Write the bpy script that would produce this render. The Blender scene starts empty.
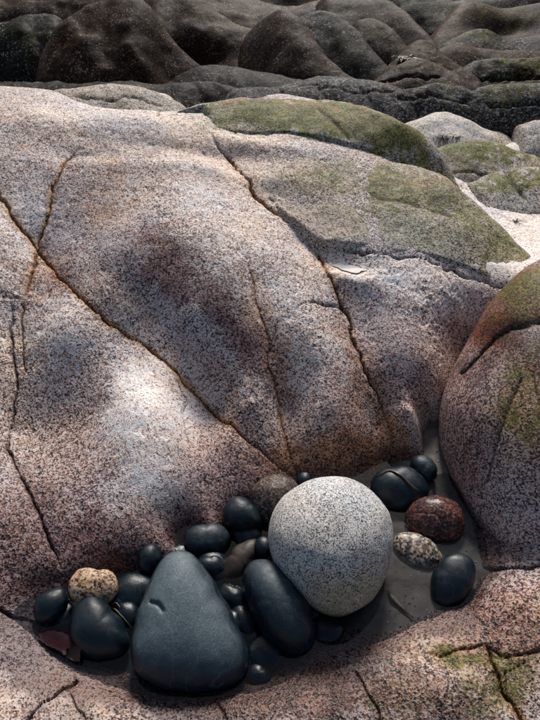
import bpy, bmesh, math, random
import numpy as np
from mathutils import Vector, noise as mnoise
R = math.radians
random.seed(5)
scene = bpy.context.scene
C = scene.collection

# ---------------------------------------------------------------- camera, sky, sun, exposure
CAMZ, PITCH, F = 1.4, R(40), 623.0          # focal length in pixels of a 540 x 720 picture
cam_d = bpy.data.cameras.new('camera')
cam = bpy.data.objects.new('camera', cam_d); C.objects.link(cam)
cam.location = (0, 0, CAMZ); cam.rotation_euler = (R(90) - PITCH, 0, 0)
cam_d.sensor_fit = 'VERTICAL'; cam_d.angle = 2 * math.atan(360 / F)
cam_d.clip_start = 0.02; cam_d.clip_end = 500
scene.camera = cam

SUN_EL, SUN_AZ = R(40), R(6)              # azimuth from +y, negative = to the left
w = bpy.data.worlds.new('World'); scene.world = w; w.use_nodes = True
nt = w.node_tree
sky = nt.nodes.new('ShaderNodeTexSky'); sky.sky_type = 'NISHITA'; sky.sun_disc = False
sky.sun_elevation = SUN_EL; sky.sun_rotation = SUN_AZ
sky.dust_density = 2.5; sky.air_density = 1.0
bg = nt.nodes['Background']; bg.inputs[1].default_value = 0.055
nt.links.new(sky.outputs[0], bg.inputs[0])
sun_d = bpy.data.lights.new('sun', 'SUN'); sun_d.energy = 2.9; sun_d.angle = R(13); sun_d.color = (1, .955, .90)
sun = bpy.data.objects.new('sun', sun_d); C.objects.link(sun)
sdir = Vector((math.sin(SUN_AZ) * math.cos(SUN_EL), math.cos(SUN_AZ) * math.cos(SUN_EL), math.sin(SUN_EL)))
sun.rotation_euler = sdir.to_track_quat('Z', 'Y').to_euler()
sun.location = (-3, 3, 5)
scene.view_settings.view_transform = 'Standard'; scene.view_settings.look = 'None'
scene.view_settings.exposure = 0.42; scene.view_settings.gamma = 1.0

# ---------------------------------------------------------------- projection helpers
cp, sp = math.cos(PITCH), math.sin(PITCH)
def ray(px, py):
    u, v = (np.asarray(px, float) - 270) / F, (360 - np.asarray(py, float)) / F
    return u, cp + v * sp, -sp + v * cp
def at_z(px, py, z):
    a, b, c = ray(px, py); t = (z - CAMZ) / c
    return a * t, b * t
def at_y(px, py, y):
    a, b, c = ray(px, py); t = y / b
    return a * t, CAMZ + c * t
def project(x, y, z):
    zz = z - CAMZ; dep = np.maximum(y * cp - zz * sp, .05); up = y * sp + zz * cp
    return 270 + F * x / dep, 360 - F * up / dep

# ---------------------------------------------------------------- numpy noise
rng = np.random.RandomState(7)
LAT = rng.rand(256, 256)
def vnoise(x, y):
    xi = np.floor(x).astype(int); yi = np.floor(y).astype(int)
    fx = x - xi; fy = y - yi
    fx = fx**3 * (fx * (fx * 6 - 15) + 10); fy = fy**3 * (fy * (fy * 6 - 15) + 10)
    a = LAT[xi & 255, yi & 255]; b = LAT[(xi + 1) & 255, yi & 255]
    c = LAT[xi & 255, (yi + 1) & 255]; d = LAT[(xi + 1) & 255, (yi + 1) & 255]
    return (a + (b - a) * fx) * (1 - fy) + (c + (d - c) * fx) * fy - .5
def fbm(x, y, sc, oc=4, gain=.5, off=0):
    s, a, tot = 0, 1, sc
    for k in range(oc):
        c_, s_ = math.cos(k * 1.3 + .4), math.sin(k * 1.3 + .4)
        s = s + a * vnoise((x * c_ - y * s_) * tot + 17.3 * k + off + 40, (x * s_ + y * c_) * tot + 9.1 * k + off * 1.7 + 40)
        a *= gain; tot *= 2.03
    return s
def sstep(a, b, v):
    t = np.clip((v - a) / (b - a), 0, 1); return t * t * (3 - 2 * t)

def tps(pts, vals, lam=1e-4):
    P = np.array(pts); n = len(P)
    d = np.linalg.norm(P[:, None] - P[None], axis=2)
    K = np.where(d > 0, d * d * np.log(d + 1e-12), 0) + lam * np.eye(n)
    A = np.zeros((n + 3, n + 3)); A[:n, :n] = K; A[:n, n] = 1; A[:n, n + 1:] = P
    A[n, :n] = 1; A[n + 1:, :n] = P.T
    sol = np.linalg.solve(A, np.concatenate([vals, [0, 0, 0]]))
    def f(x, y):
        r = sol[n] + sol[n + 1] * x + sol[n + 2] * y
        for (a, b), wgt in zip(P, sol[:n]):
            q = (x - a) ** 2 + (y - b) ** 2 + 1e-12
            r = r + wgt * .5 * q * np.log(q)
        return r
    return f

# distance (pixels of the survey picture) to a polyline, with the parameter along it
def pdist(px, py, pts):
    best = np.full(px.shape, 1e9); par = np.zeros(px.shape)
    P = np.array(pts, float); n = len(P) - 1
    for i in range(n):
        a, b = P[i], P[i + 1]; ab = b - a; L = ab @ ab
        t = np.clip(((px - a[0]) * ab[0] + (py - a[1]) * ab[1]) / L, 0, 1)
        d = np.hypot(px - a[0] - t * ab[0], py - a[1] - t * ab[1])
        m = d < best; best = np.where(m, d, best); par = np.where(m, (i + t) / n, par)
    return best, par
def inpoly(px, py, pts):
    ins = np.zeros(px.shape, bool); n = len(pts)
    for i in range(n):
        (x1, y1), (x2, y2) = pts[i], pts[(i + 1) % n]
        if y1 == y2: continue
        c = ((y1 > py) != (y2 > py)) & (px < (x2 - x1) * (py - y1) / (y2 - y1) + x1)
        ins ^= c
    return ins
def blob(px, py, cx, cy, rx, ry, ang=0, soft=1.0):
    a = R(ang); dx, dy = px - cx, py - cy
    u = (dx * math.cos(a) + dy * math.sin(a)) / rx; v = (-dx * math.sin(a) + dy * math.cos(a)) / ry
    return np.exp(-(u * u + v * v) * soft)

# ---------------------------------------------------------------- object helpers
def tag(o, label=None, cat=None, group=None, kind=None):
    if label: o['label'] = label
    if cat: o['category'] = cat
    if group: o['group'] = group
    if kind: o['kind'] = kind
    return o
def empty(name, loc=(0, 0, 0)):
    o = bpy.data.objects.new(name, None); o.location = loc; C.objects.link(o); return o
def mesh_obj(name, verts, faces, mat, parent=None, attrs=None, origin=None, smooth=True, normals=None):
    """verts (n,3), faces (m,3|4) numpy; attrs {name: (n,4) float}"""
    verts = np.asarray(verts, float)
    if origin is None: origin = (0, 0, 0)
    o_ = np.array(origin, float)
    me = bpy.data.meshes.new(name); n, m, k = len(verts), len(faces), faces.shape[1]
    me.vertices.add(n); me.vertices.foreach_set('co', (verts - o_).astype(np.float32).ravel())
    me.loops.add(m * k); me.loops.foreach_set('vertex_index', faces.astype(np.int32).ravel())
    me.polygons.add(m); me.polygons.foreach_set('loop_start', (np.arange(m) * k).astype(np.int32))
    me.update(calc_edges=True); me.validate()
    if smooth: me.polygons.foreach_set('use_smooth', np.ones(len(me.polygons), bool))
    for an, av in (attrs or {}).items():
        ca = me.color_attributes.new(an, 'FLOAT_COLOR', 'POINT')
        ca.data.foreach_set('color', np.ascontiguousarray(av, dtype=np.float32).ravel())
    if normals is not None: me.normals_split_custom_set_from_vertices(normals.tolist())
    me.materials.append(mat)
    o = bpy.data.objects.new(name, me); o.location = origin
    C.objects.link(o)
    if parent:
        o.parent = parent; o.location = o_ - np.array(parent.location)
    return o
def grid_faces(ny, nx, keep=None):
    i = np.arange(ny * nx).reshape(ny, nx)
    f = np.stack([i[:-1, :-1], i[:-1, 1:], i[1:, 1:], i[1:, :-1]], -1).reshape(-1, 4)
    if keep is not None: f = f[keep.ravel()]
    return f
def compact(verts, faces, attrs=None, normals=None):
    used = np.zeros(len(verts), bool); used[faces.ravel()] = True
    idx = np.cumsum(used) - 1
    return verts[used], idx[faces], {k: v[used] for k, v in (attrs or {}).items()}, (normals[used] if normals is not None else None)
def grid_normals(X, Y, Z):
    P = np.stack([X, Y, Z], -1)
    du = np.gradient(P, axis=1); dv = np.gradient(P, axis=0)
    n = np.cross(du, dv); n /= np.linalg.norm(n, axis=-1, keepdims=True) + 1e-12
    return n.reshape(-1, 3)

# ---------------------------------------------------------------- materials
def newmat(name):
    m = bpy.data.materials.new(name); m.use_nodes = True
    t = m.node_tree; b = t.nodes['Principled BSDF']
    return m, t, b
def N(t, typ, **kw):
    n = t.nodes.new('ShaderNode' + typ)
    for k, v in kw.items():
        if k.startswith('i_'):
            key = k[2:]; key = int(key) if key.isdigit() else key.replace('_', ' ')
            n.inputs[key].default_value = v
        else: setattr(n, k, v)
    return n
def ramp(t, stops, interp='LINEAR'):
    r = t.nodes.new('ShaderNodeValToRGB'); cr = r.color_ramp; cr.interpolation = interp
    while len(cr.elements) < len(stops): cr.elements.new(.5)
    for e, (p, c) in zip(cr.elements, stops):
        e.position = p; e.color = c if len(c) == 4 else (*c, 1)
    return r
def mix(t, fac, a, b, mode='MIX'):
    m = t.nodes.new('ShaderNodeMix'); m.data_type = 'RGBA'; m.blend_type = mode
    for s, v in ((m.inputs['Factor'], fac), (m.inputs['A'], a), (m.inputs['B'], b)):
        if isinstance(v, (int, float)): s.default_value = v
        elif isinstance(v, tuple): s.default_value = (*v, 1) if len(v) == 3 else v
        else: t.links.new(v, s)
    return m.outputs['Result']
def math_(t, op, a, b=0.0, clamp=False):
    m = t.nodes.new('ShaderNodeMath'); m.operation = op; m.use_clamp = clamp
    for s, v in ((m.inputs[0], a), (m.inputs[1], b)):
        if isinstance(v, (int, float)): s.default_value = v
        else: t.links.new(v, s)
    return m.outputs[0]
def noise_n(t, vec, scale, detail=3, rough=.55):
    n = N(t, 'TexNoise', i_Scale=scale, i_Detail=detail, i_Roughness=rough); t.links.new(vec, n.inputs['Vector']); return n

def granite(name, grain=290., dark=(.016, .018, .026), mid=(.17, .145, .17), pink=(.45, .25, .175), white=(.77, .715, .66),
            stops=(.25, .33, .585), use_attr=True, rough=.62, bump=.5, offs=(0, 0, 0), spec=.3, clump=.22):
    m, t, b = newmat(name); L = t.links
    tc = N(t, 'TexCoord'); mp = N(t, 'Mapping'); mp.inputs['Location'].default_value = offs
    L.new(tc.outputs['Object'], mp.inputs['Vector']); v0 = mp.outputs[0]
    nz = noise_n(t, v0, grain * .9, 2)                         # ragged crystal outlines
    vd = N(t, 'VectorMath', operation='MULTIPLY_ADD'); L.new(nz.outputs['Color'], vd.inputs[0])
    k = .9 / grain; vd.inputs[1].default_value = (k, k, k); L.new(v0, vd.inputs[2]); v = vd.outputs[0]
    vo = N(t, 'TexVoronoi', i_Scale=grain); L.new(v, vo.inputs['Vector'])
    vo2 = N(t, 'TexVoronoi', i_Scale=grain * .6); L.new(v, vo2.inputs['Vector'])
    sx = N(t, 'SeparateColor'); L.new(vo.outputs['Color'], sx.inputs[0])
    s2 = N(t, 'SeparateColor'); L.new(vo2.outputs['Color'], s2.inputs[0])
    cl = noise_n(t, v0, 9, 3); cl2 = noise_n(t, v0, 38, 2)
    r = math_(t, 'ADD', math_(t, 'MULTIPLY', sx.outputs[0], .68), math_(t, 'MULTIPLY', s2.outputs[0], .32))
    r = math_(t, 'ADD', r, math_(t, 'MULTIPLY', math_(t, 'SUBTRACT', cl.outputs['Fac'], .5), clump))
    r = math_(t, 'ADD', r, math_(t, 'MULTIPLY', math_(t, 'SUBTRACT', cl2.outputs['Fac'], .5), .12))
    if use_attr:
        a1 = N(t, 'Attribute', attribute_name='cover'); c1 = N(t, 'SeparateColor'); L.new(a1.outputs['Color'], c1.inputs[0])
        a2 = N(t, 'Attribute', attribute_name='wear'); c2 = N(t, 'SeparateColor'); L.new(a2.outputs['Color'], c2.inputs[0])
        moss, ochre, pale = c1.outputs; wet, purple, crack = c2.outputs
        r = math_(t, 'ADD', r, math_(t, 'MULTIPLY', pale, .19))
        r = math_(t, 'SUBTRACT', r, math_(t, 'MULTIPLY', purple, .05))
    s0, s1, s2_ = stops
    cr = ramp(t, [(s0, dark), (s0 + .05, mid), (s1, mid), (s1 + .06, pink), (s2_ - .08, pink), (s2_, white), (.95, tuple(min(.85, c * 1.15) for c in white))])
    L.new(r, cr.inputs[0]); col = cr.outputs[0]
    # broad hue drift between grey and pink feldspar
    hd = noise_n(t, v0, 3.5, 4, .6)
    hr = ramp(t, [(.38, (.90, .93, 1.0)), (.62, (1.07, .985, .91))]); L.new(hd.outputs['Fac'], hr.inputs[0])
    col = mix(t, 1.0, col, hr.outputs[0], 'MULTIPLY')
    rr = noise_n(t, v0, 60, 3)
    rough_s = math_(t, 'ADD', math_(t, 'MULTIPLY', rr.outputs['Fac'], .3), rough - .15)
    if use_attr:
        fine = noise_n(t, v0, 75, 4, .7)
        med = noise_n(t, v0, 14, 5, .7)
        thr = math_(t, 'MULTIPLY', math_(t, 'ADD', math_(t, 'MULTIPLY', fine.outputs['Fac'], .6), math_(t, 'MULTIPLY', med.outputs['Fac'], .5)), 1.0)
        def spread(ch, gain=3.2, lo=.52):    # ragged cover that fills in as the mask grows
            return math_(t, 'MULTIPLY', math_(t, 'SUBTRACT', math_(t, 'ADD', ch, thr), lo + .42), gain, True)
        col = mix(t, math_(t, 'MULTIPLY', pale, .55, True), col, (1.30, 1.32, 1.36), 'MULTIPLY')
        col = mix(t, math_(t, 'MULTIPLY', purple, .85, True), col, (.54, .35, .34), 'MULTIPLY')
        of = math_(t, 'MULTIPLY', spread(ochre, 1.3, .30), math_(t, 'MULTIPLY', ochre, 1.2, True))
        col = mix(t, of, col, (.80, .50, .24), 'MULTIPLY')
        mfn = noise_n(t, v0, 130, 3, .75)
        mc = ramp(t, [(.42, (.008, .010, .002)), (.52, (.070, .088, .003)), (.62, (.28, .29, .015))]); L.new(mfn.outputs['Fac'], mc.inputs[0])
        md2 = noise_n(t, v0, 24, 5, .7)
        mm = math_(t, 'ADD', math_(t, 'MULTIPLY', mfn.outputs['Fac'], 1.0), math_(t, 'MULTIPLY', md2.outputs['Fac'], 1.7))
        mf = math_(t, 'MULTIPLY', math_(t, 'SUBTRACT', math_(t, 'ADD', math_(t, 'MULTIPLY', moss, .55), mm), 1.50), 4.0, True)
        mf = math_(t, 'MULTIPLY', mf, math_(t, 'MULTIPLY', moss, 1.6, True))
        mf = math_(t, 'MULTIPLY', mf, math_(t, 'ADD', .12, math_(t, 'MULTIPLY', sx.outputs[1], 1.1)), True)
        col = mix(t, math_(t, 'MULTIPLY', moss, 1.0, True), col, (.66, .63, .30), 'MULTIPLY')
        col = mix(t, mf, col, mc.outputs[0])
        col = mix(t, math_(t, 'MULTIPLY', crack, .93, True), col, (.035, .024, .012))
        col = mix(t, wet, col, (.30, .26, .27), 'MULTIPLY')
        rough_s = math_(t, 'SUBTRACT', rough_s, math_(t, 'MULTIPLY', wet, .34))
    L.new(col, b.inputs['Base Color']); L.new(rough_s, b.inputs['Roughness'])
    b.inputs['Specular IOR Level'].default_value = spec
    # pitted crystal relief
    bh = math_(t, 'ADD', math_(t, 'MULTIPLY', vo.outputs['Distance'], .6), math_(t, 'MULTIPLY', noise_n(t, v0, grain * .35, 5, .7).outputs['Fac'], 1.0))
    bn = N(t, 'Bump', i_Strength=bump, i_Distance=.004); L.new(bh, bn.inputs['Height'])
    bh2 = noise_n(t, v0, 16, 4, .6); bn2 = N(t, 'Bump', i_Strength=.2, i_Distance=.008); L.new(bh2.outputs['Fac'], bn2.inputs['Height'])
    L.new(bn.outputs[0], bn2.inputs['Normal']); L.new(bn2.outputs[0], b.inputs['Normal'])
    return m

def basalt(name, base=(.022, .030, .038), light=(.12, .14, .155), amount=.25, rough=.34, offs=(0, 0, 0), wetline=True, patch=(.05, .06, .07)):
    m, t, b = newmat(name); L = t.links
    tc = N(t, 'TexCoord'); mp = N(t, 'Mapping'); mp.inputs['Location'].default_value = offs
    L.new(tc.outputs['Object'], mp.inputs['Vector']); v0 = mp.outputs[0]
    f = noise_n(t, v0, 420, 3, .7); g = noise_n(t, v0, 16, 5, .65); g.inputs['Distortion'].default_value = .4
    fr = ramp(t, [(.5, (0, 0, 0)), (.68, (1, 1, 1))]); L.new(f.outputs['Fac'], fr.inputs[0])
    col = mix(t, math_(t, 'MULTIPLY', g.outputs['Fac'], .9), base, patch)
    geo = N(t, 'NewGeometry'); sp_ = N(t, 'SeparateXYZ'); L.new(geo.outputs['Position'], sp_.inputs[0])
    # wet near the pool's level, dry above; upward faces painted lighter as if lit
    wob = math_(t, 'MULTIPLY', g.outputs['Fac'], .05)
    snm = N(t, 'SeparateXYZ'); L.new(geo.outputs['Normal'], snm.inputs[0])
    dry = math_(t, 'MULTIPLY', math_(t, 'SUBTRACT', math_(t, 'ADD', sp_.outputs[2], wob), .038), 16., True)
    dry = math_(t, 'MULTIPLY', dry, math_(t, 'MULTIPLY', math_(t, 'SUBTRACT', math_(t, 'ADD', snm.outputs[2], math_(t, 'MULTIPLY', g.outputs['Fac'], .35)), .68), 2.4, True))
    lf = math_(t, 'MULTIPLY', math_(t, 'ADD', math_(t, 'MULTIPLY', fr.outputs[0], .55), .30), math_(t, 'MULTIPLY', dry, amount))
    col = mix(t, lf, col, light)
    scf = noise_n(t, v0, 26, 6, .75); scr = ramp(t, [(.54, (0, 0, 0)), (.70, (1, 1, 1))]); L.new(scf.outputs['Fac'], scr.inputs[0])
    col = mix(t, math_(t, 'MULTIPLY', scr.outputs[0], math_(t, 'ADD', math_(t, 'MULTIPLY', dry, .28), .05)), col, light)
    wv = N(t, 'TexWave', i_Scale=5.0, i_Distortion=9.0, i_Detail=3.0); wv.inputs['Detail Scale'].default_value = 2.; L.new(v0, wv.inputs['Vector'])
    wr = ramp(t, [(.985, (0, 0, 0)), (1.0, (1, 1, 1))]); L.new(wv.outputs['Fac'], wr.inputs[0])
    col = mix(t, math_(t, 'MULTIPLY', wr.outputs[0], .12), col, light)
    L.new(col, b.inputs['Base Color'])
    ro = math_(t, 'ADD', math_(t, 'MULTIPLY', dry, .22 if wetline else 0.), math_(t, 'ADD', math_(t, 'MULTIPLY', g.outputs['Fac'], .2), rough - .1))
    sc_ = noise_n(t, v0, 55, 4, .7); ro = math_(t, 'ADD', ro, math_(t, 'MULTIPLY', math_(t, 'SUBTRACT', sc_.outputs['Fac'], .5), .45))
    L.new(ro, b.inputs['Roughness']); b.inputs['Specular IOR Level'].default_value = .38
    bn = N(t, 'Bump', i_Strength=.4, i_Distance=.0012); L.new(f.outputs['Fac'], bn.inputs['Height'])
    g2 = noise_n(t, v0, 45, 4, .6); bn2 = N(t, 'Bump', i_Strength=.25, i_Distance=.004); L.new(g2.outputs['Fac'], bn2.inputs['Height'])
    L.new(bn.outputs[0], bn2.inputs['Normal']); L.new(bn2.outputs[0], b.inputs['Normal'])
    return m

M = {}
M['granite'] = granite('granite')
M['granite_back'] = granite('mossy_granite', mid=(.16, .155, .15), pink=(.34, .26, .20), white=(.62,.58,.50), offs=(3, 1, 2), spec=.2)
M['granite_red'] = granite('red_granite', dark=(.03, .025, .03), mid=(.17, .12, .125), pink=(.40, .21, .155), white=(.66, .55, .50), stops=(.26, .40, .62), offs=(1, 5, 2), rough=.6, bump=.3)
M['dark_rock'] = granite('dark_shore_rock', grain=210., dark=(.004, .004, .005), mid=(.012, .0115, .009), pink=(.032, .028, .018), white=(.36, .37, .35), stops=(.22, .50, .89), offs=(7, 2, 1), rough=.55, bump=.5, spec=.06, clump=.6)
M['brown_rock'] = granite('brown_shore_rock', grain=210., dark=(.008, .005, .004), mid=(.026, .0135, .007), pink=(.064, .034, .017), white=(.30, .26, .22), stops=(.22, .50, .90), offs=(2, 8, 1), rough=.55, bump=.5, spec=.06, clump=.6)
M['grey_rock'] = granite('grey_shore_rock', grain=170., dark=(.006, .006, .008), mid=(.028, .028, .027), pink=(.07, .062, .052), white=(.26, .26, .25), stops=(.28, .48, .80), offs=(9, 2, 1), rough=.7, bump=.6, spec=.12)
M['boulder'] = granite('speckled_boulder_granite', grain=500., dark=(.035, .037, .04), mid=(.26, .255, .24), pink=(.52, .48, .41), white=(.78, .77, .73), stops=(.25, .36, .53), use_attr=True, bump=.25, rough=.6, offs=(0, 0, 4))

# ---------------------------------------------------------------- the bedrock: survey heights -> one height field
def zbase(py):
    return np.interp(py, [90, 100, 130, 180, 250, 330, 420, 480], [.585, .58, .55, .48, .37, .25, .10, .0])
anch = []                                                 # (x, y, z)
def A_(px, py, z): x, y = at_z(px, py, z); anch.append((float(x), float(y), z))
for px in (-120, -20, 60, 140, 220, 300, 380):
    for py in (100, 130, 180):
        off = 0
        if px >= 380: continue
        if px in (140, 220, 300) and py == 100: continue
        A_(px, py, float(zbase(py)) + off)
for px in (260, 300, 345): x_, y_ = at_z(px, 105, .56); anch.append((float(x_), 2.80, .50))
for px in (110, 150, 190, 225):
    A_(px, 113, float(zbase(113)) - .004); x_, y_ = at_z(px, 105, .56); anch.append((float(x_), 2.84, .43))
for px, py, o in [(-120, 250, .02), (-20, 250, .01), (40, 245, -.02), (100, 250, .02), (180, 250, .035), (240, 255, .02), (300, 250, -.005),
                  (-120, 330, .03), (-20, 330, .02), (15, 330, -.01), (70, 330, .016), (130, 330, -.008), (200, 320, .032), (250, 330, .02), (300, 330, .02), (345, 320, -.015), (400, 330, .0), (440, 330, -.02),
                  (-20, 420, .05), (20, 430, .0), (90, 420, .028), (150, 410, .06), (215, 415, -.01), (250, 400, .03), (290, 410, .01), (330, 410, .035), (385, 420, -.02), (410, 410, .02), (435, 400, -.03)]:
    A_(px, py, float(zbase(py)) + o)
for px, py, z in [(310, 238, .375), (350, 247, .365), (430, 262, .35), (530, 285, .32), (460, 300, .28), (500, 230, .315), (540, 200, .315), (530, 255, .315), (620, 260, .30), (560, 165, .30), (620, 190, .3),
                  (480, 360, .12), (540, 420, .1), (620, 400, .15),
                  (-100, 520, .12), (0, 520, .09), (50, 530, .065), (110, 505, .10), (160, 500, .085), (205, 495, .05), (-60, 590, .05), (0, 585, .03),
                  # water line round the pool
                  (30, 600, 0), (70, 584, 0), (130, 572, 0), (182, 548, .008), (206, 534, .006), (224, 524, .004), (240, 516, 0), (290, 492, 0), (350, 478, 0), (398, 462, .0), (425, 440, .01), (432, 418, .035),
                  (450, 470, 0), (470, 500, 0), (486, 560, 0), (480, 592, 0), (440, 618, 0), (385, 640, 0), (330, 655, 0), (270, 683, 0), (190, 700, 0), (130, 690, 0), (65, 662, 0), (32, 628, 0),
                  # foreground
                  (-80, 650, .04), (0, 660, .03), (40, 690, .03), (100, 715, .035), (200, 730, .03), (280, 715, .03), (350, 690, .03), (420, 670, .04), (470, 640, .04), (500, 590, .05), (540, 590, .085), (600, 600, .10),
                  (0, 760, .04), (150, 790, .03), (300, 780, .03), (420, 740, .02), (520, 700, .05), (620, 700, .09), (500, 780, .03), (-100, 800, .05), (640, 820, .06),
                  # pool bottom
                  (80, 620, -.07), (140, 600, -.085), (190, 560, -.075), (240, 530, -.06), (190, 640, -.1), (270, 600, -.1), (270, 650, -.06), (330, 530, -.08), (330, 600, -.09), (390, 560, -.06), (400, 500, -.045), (440, 570, -.045), (440, 530, -.045), (130, 660, -.06)]:
    A_(px, py, z)
for x in (-1.8, -.9, 0, .8, 1.7):
    anch += [(x, 2.95, .5 if x < .5 else .28), (x, 3.3, .25), (x, 3.9, -.2), (x, -.3, .02)]
anch += [(-1.9, y, .35 * min(1, y / 2) + .05) for y in (.3, 1., 1.8, 2.5)] + [(2.0, y, .2) for y in (.3, 1., 1.8, 2.5)]
an = np.array(anch)
baseA = tps(an[:, :2], an[:, 2], 2e-4)

def hitA(px, py):
    z = .3
    for _ in range(40):
        x, y = at_z(px, py, z); z = .6 * z + .4 * float(baseA(np.array([x]), np.array([y]))[0])
    x, y = at_z(px, py, z); return float(x), float(y), z

CR = [  # cracks: points in the survey picture, width px, depth m, sag depth m, sag width px, ochre
 ([(-60, 150), (-20, 180), (0, 198), (35, 242), (60, 275), (95, 308), (120, 325), (165, 358), (200, 398), (240, 433), (292, 474)], 1.5, .010, .020, 22, .9),
 ([(78, 140), (62, 165), (50, 195), (42, 220), (36, 243), (30, 275), (22, 298)], 1.4, .008, .016, 18, .9),
 ([(22, 298), (21, 330), (25, 375)], 1.3, .007, .008, 12, .7),
 ([(9, 300), (13, 355), (14, 400), (9, 450), (30, 492), (48, 535), (62, 568)], 1.7, .012, .012, 16, .4),
 ([(212, 134), (225, 150), (250, 175), (255, 190), (278, 208), (298, 218), (312, 240), (330, 275), (345, 305), (358, 345), (375, 385), (398, 454)], 1.7, .012, .020, 18, .8),
 ([(247, 262), (256, 300), (262, 325), (270, 360), (283, 430), (298, 478)], 1.1, .004, .010, 14, .8),
 ([(345, 298), (322, 307), (296, 313)], 1.3, .008, .003, 8, .5),
 ([(60, 277), (48, 288), (22, 298), (-20, 296)], 1.0, .004, .003, 8, .7),
 ([(180, 370), (187, 425), (191, 470)], 1.0, .004, .006, 12, .2),
 ([(310, 240), (345, 245), (385, 252), (420, 258), (460, 272), (500, 285), (540, 292)], 1.4, .008, .010, 12, .3),
 ([(-10, 602), (35, 622), (60, 640)], 1.6, .012, .008, 12, .3),
 ([(20, 730), (40, 705), (62, 688), (78, 682)], 1.8, .012, .006, 12, .6),
 ([(66, 690), (82, 715), (85, 740)], 1.2, .006, .004, 8, .5),
 ([(484, 640), (492, 662), (508, 690), (522, 716), (540, 740)], 1.7, .010, .010, 16, 1.),
 ([(420, 655), (455, 652), (484, 642), (500, 655), (540, 648), (570, 640)], 1.8, .006, .006, 14, 1.),
 ([(352, 668), (366, 684), (380, 706), (384, 730)], 1.2, .007, .006, 12, .6),
 ([(455, 572), (482, 568), (510, 566), (560, 560)], 1.8, .012, .012, 12, .2),
 ([(160, 120), (158, 105), (170, 98)], 1.0, .005, .005, 8, .8),
 ([(60, 142), (75, 152), (140, 150), (200, 165)], .9, .002, .005, 14, .5),
 ([(445, 262), (455, 290), (470, 305), (463, 322)], .9, .004, .003, 8, .3),
 ([(225, 372), (250, 392), (262, 415)], .8, .002, .003, 8, .3),
 ([(218, 700), (228, 722)], 1.2, .006, .004, 8, .3),
 ([(530, 658), (505, 672), (512, 700)], 1.2, .005, .004, 8, .9),
]
BUMP = [  # px, py, rx, ry, angle, metres
 (200, 235, 130, 44, 50, .024), (160, 318, 110, 16, 46, -.012), (255, 375, 60, 12, 50, -.008), (92, 235, 14, 55, 15, -.014), (190, 398, 80, 13, 46, .008),
 (180, 148, 85, 7, 4, -.016), (185, 170, 95, 9, 4, .016), (110, 125, 70, 10, 0, .014), (100, 156, 50, 8, 8, -.012), (240, 140, 40, 6, 10, .008), (30, 120, 50, 16, 0, .014),
 (150, 432, 36, 60, -4, .044), (88, 425, 22, 60, 12, -.010), (58, 328, 34, 26, 20, .005), (15, 250, 30, 40, 0, .010),
 (322, 345, 18, 80, -20, .026), (285, 380, 14, 65, -12, -.010), (372, 330, 14, 60, -18, -.010), (235, 420, 16, 40, 30, .010), (345, 440, 40, 22, 0, .012),
 (405, 350, 30, 50, 10, .010), (440, 360, 14, 60, 30, -.008), (380, 290, 60, 10, 20, .006),
 (280, 190, 16, 12, 20, -.014), (232, 168, 22, 9, 35, -.008), (300, 150, 60, 7, 6, .006),
 (430, 640, 30, 14, 0, .008), (60, 700, 40, 12, 0, .008), (500, 605, 30, 20, 0, .010), (250, 705, 50, 12, 0, .006), (30, 545, 30, 40, 0, .012), (20, 650, 40, 14, 0, .01)]

POOLS = [(350, 266, .085, .042, -.3)]
def detail(x, y, z):
    """bulges, cracks and grain-scale relief; returns z, crack mask, ochre mask, survey coordinates"""
    px, py = project(x, y, z)
    for (cx, cy, rx, ry, a, amp) in BUMP:
        z = z + amp * blob(px, py, cx, cy, rx, ry, a)
    wx = fbm(x, y, 14, 4, .6, 3) * 5; wy = fbm(x, y, 14, 4, .6, 8) * 5
    qx, qy = px + wx, py + wy
    crack = np.zeros(x.shape); och = np.zeros(x.shape)
    wn = 1 + 1.3 * fbm(x, y, 22, 2, .5, 12)
    for pts, wd, dep, sag, sw, oc in CR:
        P = np.array(pts); m = (qx > P[:, 0].min() - 70) & (qx < P[:, 0].max() + 70) & (qy > P[:, 1].min() - 70) & (qy < P[:, 1].max() + 70)
        if not m.any(): continue
        d, t = pdist(qx[m], qy[m], pts)
        fade = np.clip(np.minimum(t, 1 - t) * 7 + .25, 0, 1)
        ww = np.maximum(wd * .52 * wn[m], .36)
        g = np.exp(-(d / ww) ** 2) * fade
        z[m] -= (dep * g + sag * np.exp(-d / sw) * fade)
        crack[m] = np.maximum(crack[m], g * min(1, dep / .007) * np.clip(wn[m], .35, 1))
        och[m] = np.maximum(och[m], oc * 1.15 * np.exp(-d / (sw * .36)) * fade)
    for cx, cy, rx, ry, a in POOLS:
        q = hitA(cx, cy); ca, sa = math.cos(a), math.sin(a); dx, dy = x - q[0], y - q[1]
        m = np.exp(-(((dx * ca + dy * sa) / rx) ** 2 + ((-dx * sa + dy * ca) / ry) ** 2) ** 1.5 * .5)
        z = z * (1 - m) + (q[2] - .010) * m - .007 * m ** 3
    z = z + .009 * fbm(x, y, 3.5, 2, .5, 1) + .0042 * fbm(x, y, 13, 3, .5, 2) + .0011 * fbm(x, y, 60, 3, .6, 4)
    pit = fbm(x, y, 34, 3, .55, 41)
    z = z - .0022 * sstep(.30, .48, pit) - .0012 * sstep(.34, .42, fbm(x, y, 80, 2, .5, 44))
    chip = blob(px, py, 446, 328, 18, 40, 25) + .8 * blob(px, py, 440, 300, 40, 22, 20) + .5 * blob(px, py, 400, 300, 40, 40, 0) + .5 * blob(px, py, 470, 690, 60, 30, 0)
    z = z - chip * .004 * sstep(.02, .14, np.abs(fbm(x, y, 20, 4, .6, 47)) ) + chip * .002
    return z, crack, och, qx, qy

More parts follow.
